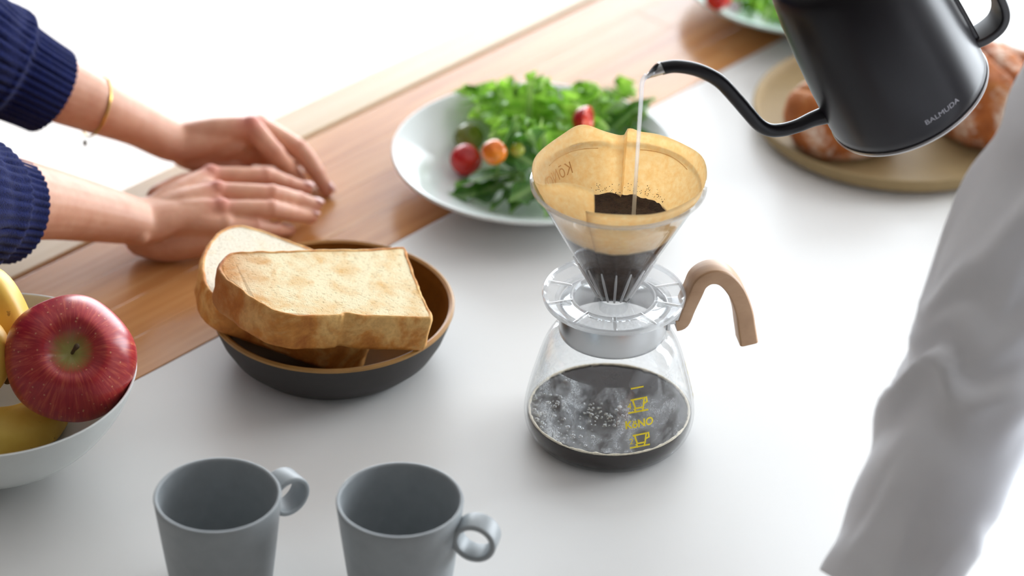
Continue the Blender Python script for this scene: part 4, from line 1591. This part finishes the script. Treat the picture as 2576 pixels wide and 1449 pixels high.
def blush(obj, pts):
    me = obj.data
    at_ = me.attributes.new('blush', 'FLOAT', 'POINT')
    o0 = ORG[obj]
    vals = []
    for vtx in me.vertices:
        w_ = vtx.co + o0
        b_ = 0.0
        for q, r_, k in pts:
            d2 = (w_ - q).length_squared
            if d2 < 9 * r_ * r_: b_ = max(b_, k * math.exp(-d2 / (r_ * r_)))
        vals.append(b_)
    at_.data.foreach_set('value', vals)


def hand_parts(wr, mcps, fingers, thumb, extra, tend=True):
    """world-space joints; every chain is (points, radii)"""
    parts = []
    for k, m in enumerate(mcps):
        mid = wr.lerp(m, 0.55) + V((0, 0, 0.002))
        parts.append(tube([wr + (m - wr) * 0.05, mid, m], [0.0135, 0.0128, 0.0098 if k < 3 else 0.0090], 14, 3))
        parts.append(ell(m + V((0, 0, 0.0018)), 0.0098 if k < 3 else 0.0086, 14, 9))
        if tend:
            parts.append(tube([wr.lerp(m, 0.45) + V((0, 0, 0.0125)), wr.lerp(m, 0.75) + V((0, 0, 0.0112)), m + V((0, 0, 0.0075))], [0.0016, 0.0020, 0.0022], 8, 3))
    for a, b in zip(mcps, mcps[1:]):
        parts.append(tube([wr.lerp(a, 0.3).lerp(wr.lerp(b, 0.3), 0.5), wr.lerp(a, 0.92).lerp(wr.lerp(b, 0.92), 0.5)], [0.0115, 0.0085], 12))
    for ch, rd in fingers:
        parts.append(tube(ch, rd, 14, 5))
        for q, r_ in zip(ch[1:-1], rd[1:-1]):
            parts.append(ell(q + V((0, 0, 0.0007)), r_ * 1.05, 12, 8))
    parts.append(tube(thumb[0], thumb[1], 14, 5))
    parts += extra
    return parts


def nail(parent, tip, prev, up, wd=0.0046):
    d = (tip - prev).normalized()
    n = (up - d * up.dot(d)).normalized()
    x = d.cross(n)
    M3 = Matrix((x, d, n)).transposed()
    vv, ff = ell((0, 0, 0), (wd, wd * 1.3, 0.0016), 14, 8)
    Mx = Matrix.Translation(tip + n * 0.0047 - d * 0.0005) @ M3.to_4x4()
    mk('fingernail', ([Mx @ q for q in vv], ff), m_nail, parent)


def blob_body(c, f, hip, sh_l, sh_r, head_z, feet=True):
    """coarse figure under the clothes: trunk, neck, head with face, legs"""
    up = V((0, 0, 1))
    rt = f.cross(up)
    mid = (sh_l + sh_r) / 2
    parts = [tube([hip - up * 0.06, hip + up * 0.06, hip.lerp(mid, 0.55) , mid - up * 0.08, mid - up * 0.01], [(0.150, 0.10), (0.140, 0.095), (0.135, 0.10), (0.160, 0.10), (0.10, 0.07)], 20, 4, ref=f),
             tube([sh_l, sh_r], [0.052, 0.052], 14)]
    hc = V((mid.x, mid.y, head_z)) + f * 0.03
    parts.append(tube([mid - up * 0.03, mid + up * 0.06, hc - up * 0.05], [0.055, 0.050, 0.048], 14, 3))
    parts.append(ell(hc, (0.074, 0.092, 0.105), 24, 16, Matrix((rt, f, up)).transposed()))
    parts.append(ell(hc - up * 0.055 + f * 0.030, (0.052, 0.055, 0.055), 20, 12, Matrix((rt, f, up)).transposed()))
    parts.append(tube([hc + f * 0.088 + up * 0.012, hc + f * 0.104 - up * 0.022], [0.009, 0.014], 10))
    parts.append(tube([hc + f * 0.078 - up * 0.062 - rt * 0.018, hc + f * 0.086 - up * 0.060, hc + f * 0.078 - up * 0.062 + rt * 0.018], [0.006, 0.008, 0.006], 10, 3))
    for s in (-1, 1):
        parts.append(ell(hc + rt * 0.078 * s - up * 0.012, (0.010, 0.020, 0.032), 12, 8, Matrix((rt, f, up)).transposed()))
        parts.append(ell(hc + f * 0.080 + rt * 0.032 * s + up * 0.026, (0.022, 0.012, 0.008), 12, 8, Matrix((rt, f, up)).transposed()))
        a = hip + rt * 0.085 * s - up * 0.05
        parts.append(tube([a, V((a.x, a.y, hip.z * 0.53)) + f * 0.02, V((a.x, a.y, 0.07)), V((a.x, a.y, 0.04)) + f * 0.02], [0.082, 0.055, 0.038, 0.036], 16, 4))
        parts.append(tube([V((a.x, a.y, 0.035)) - f * 0.03, V((a.x, a.y, 0.030)) + f * 0.14], [0.034, 0.026], 14))
    return parts, hc, rt


def clothes(person, hip, sh_l, sh_r, f, rt, mat, name, sleeves, loose=1.0):
    up = V((0, 0, 1))
    mid = (sh_l + sh_r) / 2
    tr = tube([hip - up * 0.10, hip + up * 0.05, hip.lerp(mid, 0.5), mid - up * 0.12, mid - up * 0.04, mid + up * 0.035, mid + up * 0.055],
              [(0.185 * loose, 0.135 * loose), (0.178 * loose, 0.130 * loose), (0.172 * loose, 0.135 * loose), (0.185, 0.130), (0.180, 0.105), (0.080, 0.070), (0.062, 0.060)], 48, 6, ref=f, rnd=False)
    vv, ff = tr
    o0 = hip
    vv = [q + (q - V((o0.x, o0.y, q.z))).normalized() * (0.006 * nz(q, 9) + 0.004 * math.sin(nz(q, 5) * 9 + q.z * 14)) for q in vv]
    yoke = tube([sh_l - (sh_r - sh_l) * 0.03, mid, sh_r + (sh_r - sh_l) * 0.03], [0.066, 0.075, 0.066], 24, 4)
    return mk(name, join((vv, ff), yoke, *sleeves), mat, person, angle=80)


def hair_and_trousers(person, hc, f, rt, hip, long_):
    up = V((0, 0, 1))
    M3 = Matrix((rt, f, up)).transposed()
    parts = [ell(hc + up * 0.022 - f * 0.016, (0.084, 0.098, 0.100), 28, 18, M3)]
    if long_: parts.append(tube([hc - f * 0.05 + up * 0.02, hc - f * 0.085 - up * 0.08, hc - f * 0.085 - up * 0.20], [(0.075, 0.05), (0.080, 0.045), (0.06, 0.03)], 20, 4, ref=f))
    mk('hair', join(*parts), m_hair, person)
    lg = []
    for s in (-1, 1):
        a = hip + rt * 0.088 * s
        lg.append(tube([a + up * 0.02, a - up * 0.10, V((a.x, a.y, hip.z * 0.52)) + f * 0.02, V((a.x, a.y, 0.07))], [0.098, 0.094, 0.074, 0.060], 24, 4, rnd=False))
    lg.append(tube([hip - up * 0.06, hip + up * 0.04], [(0.16, 0.115), (0.16, 0.115)], 28, ref=f))
    mk('trousers', join(*lg), m_trous, person)
    for s in (-1, 1):
        e_ = hc + f * 0.084 + rt * 0.032 * s + up * 0.008
        mk('eye', ell(e_, 0.011, 14, 9), simple('eye_white', (236, 234, 230), 0.2, 0.01), person)


# ---- person in the navy sweater, resting both hands on the wooden board
W_R = P(356, 556, 0.038)
near_m = [P(530, 446, 0.044), P(547, 486, 0.046), P(556, 530, 0.041), P(566, 568, 0.033)]
near_f = [([near_m[0], P(668, 445, 0.039), P(726, 462, 0.029), P(770, 474, 0.0215)], [0.0094, 0.0078, 0.0066, 0.0058]),
          ([near_m[1], P(684, 489, 0.041), P(752, 503, 0.0275), P(794, 516, 0.0175)], [0.0095, 0.0080, 0.0068, 0.0059]),
          ([near_m[2], P(682, 527, 0.037), P(738, 538, 0.0245), P(784, 545, 0.0110)], [0.0092, 0.0078, 0.0066, 0.0058]),
          ([near_m[3], P(642, 571, 0.027), P(694, 576, 0.0175), P(728, 578, 0.0052)], [0.0082, 0.0068, 0.0058, 0.0052])]
near_t = ([P(405, 500, 0.030), P(470, 468, 0.024), P(545, 452, 0.016), P(600, 452, 0.011)], [0.013, 0.0115, 0.0088, 0.0070])
near_x = [tube([P(362, 598, 0.0185), P(420, 606, 0.0170), P(490, 600, 0.020), P(560, 578, 0.026)], [0.0165, 0.0175, 0.0155, 0.0115], 14, 4),
          tube([P(420, 540, 0.026), P(540, 520, 0.030)], [0.018, 0.014], 14),
          tube([P(-380, 475, 0.195), P(-150, 490, 0.150), P(0, 500, 0.115), P(110, 511, 0.090), P(220, 531, 0.065), P(310, 549, 0.046), W_R, P(430, 536, 0.0385), P(500, 515, 0.0400)], [0.042, 0.040, 0.035, (0.033, 0.029), (0.030, 0.0245), (0.0285, 0.0205), (0.0275, 0.0185), (0.028, 0.0150), (0.027, 0.0115)], 24, 5),
          ell(P(352, 590, 0.040), 0.0085, 14, 9)]
W_L = P(436, 353, 0.050)
far_m = [P(632, 322, 0.058), P(650, 320, 0.051), P(654, 318, 0.041), P(644, 317, 0.031)]
far_f = [([far_m[0], P(692, 387, 0.041), P(728, 427, 0.0225), P(754, 455, 0.0062)], [0.0104, 0.0086, 0.0072, 0.0060]),
         ([far_m[1], P(752, 378, 0.0345), P(798, 437, 0.0185), P(822, 478, 0.0058)], [0.0104, 0.0088, 0.0073, 0.0061]),
         ([far_m[2], P(740, 366, 0.027), P(784, 420, 0.0135), P(808, 455, 0.0075)], [0.0098, 0.0080, 0.0068, 0.0058]),
         ([far_m[3], P(708, 352, 0.0195), P(748, 388, 0.0110), P(770, 412, 0.0070)], [0.0086, 0.0070, 0.0060, 0.0052])]
far_t = ([P(478, 388, 0.036), P(540, 416, 0.026), P(596, 434, 0.017), P(634, 446, 0.0072)], [0.0140, 0.0115, 0.0090, 0.0072])
far_x = [tube([P(-330, -20, 0.225), P(-120, 100, 0.180), P(0, 158, 0.150), P(160, 230, 0.115), P(240, 265, 0.098), P(340, 307, 0.073), W_L, P(500, 348, 0.0500), P(560, 338, 0.0520)], [0.042, 0.038, 0.034, 0.0275, 0.0240, (0.0225, 0.0195), (0.0215, 0.0175), (0.0200, 0.0150), (0.0170, 0.0125)], 24, 5),
         tube([P(470, 378, 0.038), P(560, 362, 0.044), P(610, 350, 0.045)], [0.016, 0.015, 0.012], 14, 3),
         tube([P(590, 368, 0.036), P(640, 378, 0.030), P(690, 388, 0.020)], [0.014, 0.013, 0.011], 14, 3)]
NH, NS_L, NS_R = V((-0.74, 2.36, 0.80)), V((-0.53, 2.46, TZ + 0.40)), V((-0.72, 2.11, TZ + 0.40))
NF = V((0.88, -0.48, 0)).normalized()
coarse, hc1, rt1 = blob_body(None, NF, NH, NS_L, NS_R, 1.44)
fine1 = remesh(hand_parts(W_R, near_m, near_f, near_t, near_x), 0.00135, 8)
fine2 = remesh(hand_parts(W_L, far_m, far_f, far_t, far_x), 0.00135, 8)
coarse_m = remesh(coarse + [tube([NS_R, P(-420, 470, 0.20)], [0.05, 0.043], 14), tube([NS_L, P(-330, -20, 0.225)], [0.05, 0.043], 14)], 0.008, 4)
p1 = thing('person', 'person in a navy ribbed knit sweater resting both hands on the wood', 'person', V((NH.x, NH.y, 0)))
b1 = mk('body', join(fine1, fine2, coarse_m), m_skin, p1, angle=180)
red = [(q + V((0, 0, 0.008)), 0.010, 0.75) for q in near_m[:3]] + [(far_m[0] + V((0, 0, 0.008)), 0.013, 0.85), (far_m[1] + V((0, 0, 0.008)), 0.011, 0.6)]
for ch, rd in near_f + far_f:
    red += [(ch[1] + V((0, 0, 0.005)), 0.008, 0.35), (ch[2], 0.008, 0.30), (ch[3], 0.010, 0.45)]
red += [(q, 0.016, 0.35) for q in near_t[0][1:] + far_t[0][1:]]
blush(b1, red)
up = V((0, 0, 1))
for ch, rd in near_f[:3] + [far_f[1]]:
    nail(b1, ch[3] + V((0.001, 0, 0)), ch[2], up + V((0.5, 0.25, 0)))


def knit(cuff, ribs, amp):
    def fn(s, a, r_):
        k = 0.85 + 0.15 * math.cos(a * 3 + s * 30)
        rib = abs(math.sin(a * ribs / 2)) ** 0.7
        r2 = r_ + (0.0065 * smst(s, cuff, cuff + 0.012))
        am = amp if s < cuff else amp * (1.1 + 0.4 * math.sin(s * 260 + 2 * math.cos(a * 4)))
        fold = 0.004 * math.sin(s * 60 + 2.0 * math.sin(a + 1)) * smst(s, cuff, cuff + 0.05)
        return r2 + am * (rib - 0.6) + fold
    return fn


sl1 = sleeve([P(34, 533, 0.100), P(-20, 522, 0.112), P(-100, 508, 0.134), P(-220, 494, 0.163), P(-420, 470, 0.20), NS_R], [0.0405, 0.0425, 0.0465, 0.050, 0.056, 0.066], knit(0.030, 42, 0.0024))
sl2 = sleeve([P(124, 228, 0.118), P(70, 199, 0.132), P(-10, 157, 0.150), P(-120, 100, 0.178), P(-330, -20, 0.225), NS_L], [0.0370, 0.0390, 0.0435, 0.048, 0.055, 0.066], knit(0.034, 40, 0.0024))
clothes(p1, NH, NS_L, NS_R, NF, rt1, m_navy, 'sweater', [sl1, sl2])
hair_and_trousers(p1, hc1, NF, rt1, NH, True)
# bracelet on the far wrist
bc = P(242, 268, 0.096)
bd = (P(340, 307, 0.073) - P(160, 230, 0.115)).normalized()
bn = (up - bd * up.dot(bd)).normalized()
bx = bd.cross(bn)
bpts = [bc + bx * (0.0258 * math.cos(q)) + bn * (0.0258 * math.sin(q)) + bd * (0.004 * math.cos(q + 2)) for q in [2 * math.pi * k / 64 for k in range(64)]]
br = mk('bracelet', tube(bpts, 0.0009, 8, closed=True), m_gold, p1)
br['label'] = 'fine gold chain bracelet'
i0 = min(range(64), key=lambda k: (bpts[k] - P(232, 268, 0.12)).length)
mk('bar', tube([bpts[(i0 + k) % 64] + (bpts[(i0 + k) % 64] - bc).normalized() * 0.0006 for k in (-5, -3, 0, 3, 5)], 0.0012, 8), m_gold, br)
lowp = min(bpts, key=lambda q: q.z)
mk('charm', join(tube([lowp + up * 0.001, lowp - up * 0.006], 0.0010, 6), ell(lowp - up * 0.009, (0.0018, 0.0018, 0.0034), 10, 8)), simple('charm_dark', (70, 62, 40), 0.3, 0.1, 100, Metallic=0.8), br)

# ---- person in the white shirt, pouring from the kettle
EL, WL = P(2785, 250, 0.36), P(2236, 1462, 0.085)
PH = tn(0.36, 0.96, 0.02)
PS_L, PS_R = tn(0.18, 0.90, 0.50), tn(0.54, 0.90, 0.51)
PF = -NN.copy()
coarse, hc2, rt2 = blob_body(None, PF, PH, PS_L, PS_R, TZ + 0.76)
# left hand flat on the counter
hl = (WL - EL).normalized()
hb = V((hl.x, hl.y, 0)).normalized()
hs = hb.cross(up)
wl = V((WL.x, WL.y, TZ + 0.055)) + hb * 0.020
lm = [wl + hb * 0.075 + hs * k + V((0, 0, -0.026)) for k in (-0.028, -0.009, 0.010, 0.027)]
lf_ = [([m, m + hb * a * 0.45 + V((0, 0, 0.002)), m + hb * a * 0.75 - V((0, 0, 0.006)), m + hb * a - V((0, 0, 0.0235))], [0.0095, 0.0080, 0.0068, 0.0060]) for m, a in zip(lm, (0.062, 0.075, 0.080, 0.070))]
lt = ([wl + hs * 0.018 + hb * 0.015 - up * 0.012, wl + hs * 0.045 + hb * 0.040 - up * 0.028, wl + hs * 0.058 + hb * 0.068 - up * 0.043], [0.0135, 0.0105, 0.0080])
lx = [tube([EL, EL.lerp(WL, 0.6), WL, wl], [0.042, 0.034, 0.026, (0.026, 0.019)], 20, 4)]
fineL = remesh(hand_parts(wl, lm, lf_, lt, lx), 0.0018, 4)
# right hand closed round the kettle handle
K = lambda a, b, c_: KM @ V((a, b, c_))
wr = K(0.168, -0.010, 0.122)
rm_ = [K(0.108, 0.020, h) for h in (0.112, 0.098, 0.084, 0.071)]
rf_ = [([m, K(0.0885, 0.0235, h), K(0.0745, 0.010, h - 0.001), K(0.0735, -0.012, h - 0.002)], [0.0090, 0.0076, 0.0066, 0.0058]) for m, h in zip(rm_, (0.114, 0.099, 0.085, 0.072))]
rt_t = ([K(0.140, -0.020, 0.118), K(0.112, -0.024, 0.122), K(0.088, -0.022, 0.124), K(0.074, -0.014, 0.123)], [0.0125, 0.0105, 0.0082, 0.0070])
ER = PS_R.lerp(wr, 0.55) - V((0, 0, 0.09)) + NN * 0.05
rx_ = [tube([ER, ER.lerp(wr, 0.6), wr], [0.042, 0.034, (0.026, 0.020)], 20, 4), tube([wr, K(0.122, 0.0, 0.095)], [0.021, 0.0175], 14)]
fineR = remesh(hand_parts(wr, rm_, rf_, rt_t, rx_, False), 0.0018, 4)
coarse_m = remesh(coarse + [tube([PS_L, EL], [0.05, 0.043], 14), tube([PS_R, ER], [0.05, 0.043], 14)], 0.008, 4)
p2 = thing('person', 'person in a white shirt pouring water, sleeve over the counter', 'person', V((PH.x, PH.y, 0)))
b2 = mk('body', join(fineL, fineR, coarse_m), m_skin, p2, angle=180)
blush(b2, [(m, 0.011, 0.5) for m in lm + rm_])
for ch, rd in lf_ + rf_[:1]:
    nail(b2, ch[3], ch[2], up)


def cotton(seed, amp):
    def fn(s, a, r_):
        q = nz((math.cos(a) * 1.2, math.sin(a) * 1.2, s * 9), 1.0, seed)
        w1 = math.sin(s * 52 + 2.2 * math.sin(a + seed) + 5 * q)
        w2 = math.sin(s * 95 - 2.8 * math.cos(a * 1.0 + seed * 2) + 6 * q)
        k = 0.25 + 0.75 * math.exp(-((s - 0.20) / 0.10) ** 2)
        fold = (max(0, w1) ** 2 * 1.3 + 0.5 * w2) * amp * k
        return r_ + fold + 0.002 * math.sin(a * 2 + seed)
    return fn


sa = sleeve([WL + hl * 0.012, WL.lerp(EL, 0.12), WL.lerp(EL, 0.35), WL.lerp(EL, 0.62), WL.lerp(EL, 0.86), EL + V((0.012, 0.004, 0.012)), EL.lerp(PS_L, 0.35), PS_L], [0.0400, 0.0430, 0.0480, 0.0530, 0.0560, 0.0590, 0.0620, 0.0700], cotton(1.3, 0.0065), 96, 12, 0.002)
sb = sleeve([wr.lerp(ER, 0.12), wr.lerp(ER, 0.4), wr.lerp(ER, 0.8), ER, ER.lerp(PS_R, 0.4), PS_R], [0.036, 0.043, 0.053, 0.057, 0.062, 0.070], cotton(4.1, 0.005), 96, 12, 0.002)
clothes(p2, PH, PS_L, PS_R, PF, rt2, m_shirt, 'shirt', [sa, sb, tube([tn(0.35, 0.86, 0.36), P(2800, 1230, 0.24) + TT * 0.09 + NN * 0.03, P(2690, 1390, 0.155) + TT * 0.072 + NN * 0.026, P(2668, 1450, 0.112) + TT * 0.072 + NN * 0.024], [(0.05, 0.12), (0.052, 0.115), (0.046, 0.106), (0.034, 0.10)], 40, 6, ref=TT)], 1.12)
hair_and_trousers(p2, hc2, PF, rt2, PH, False)
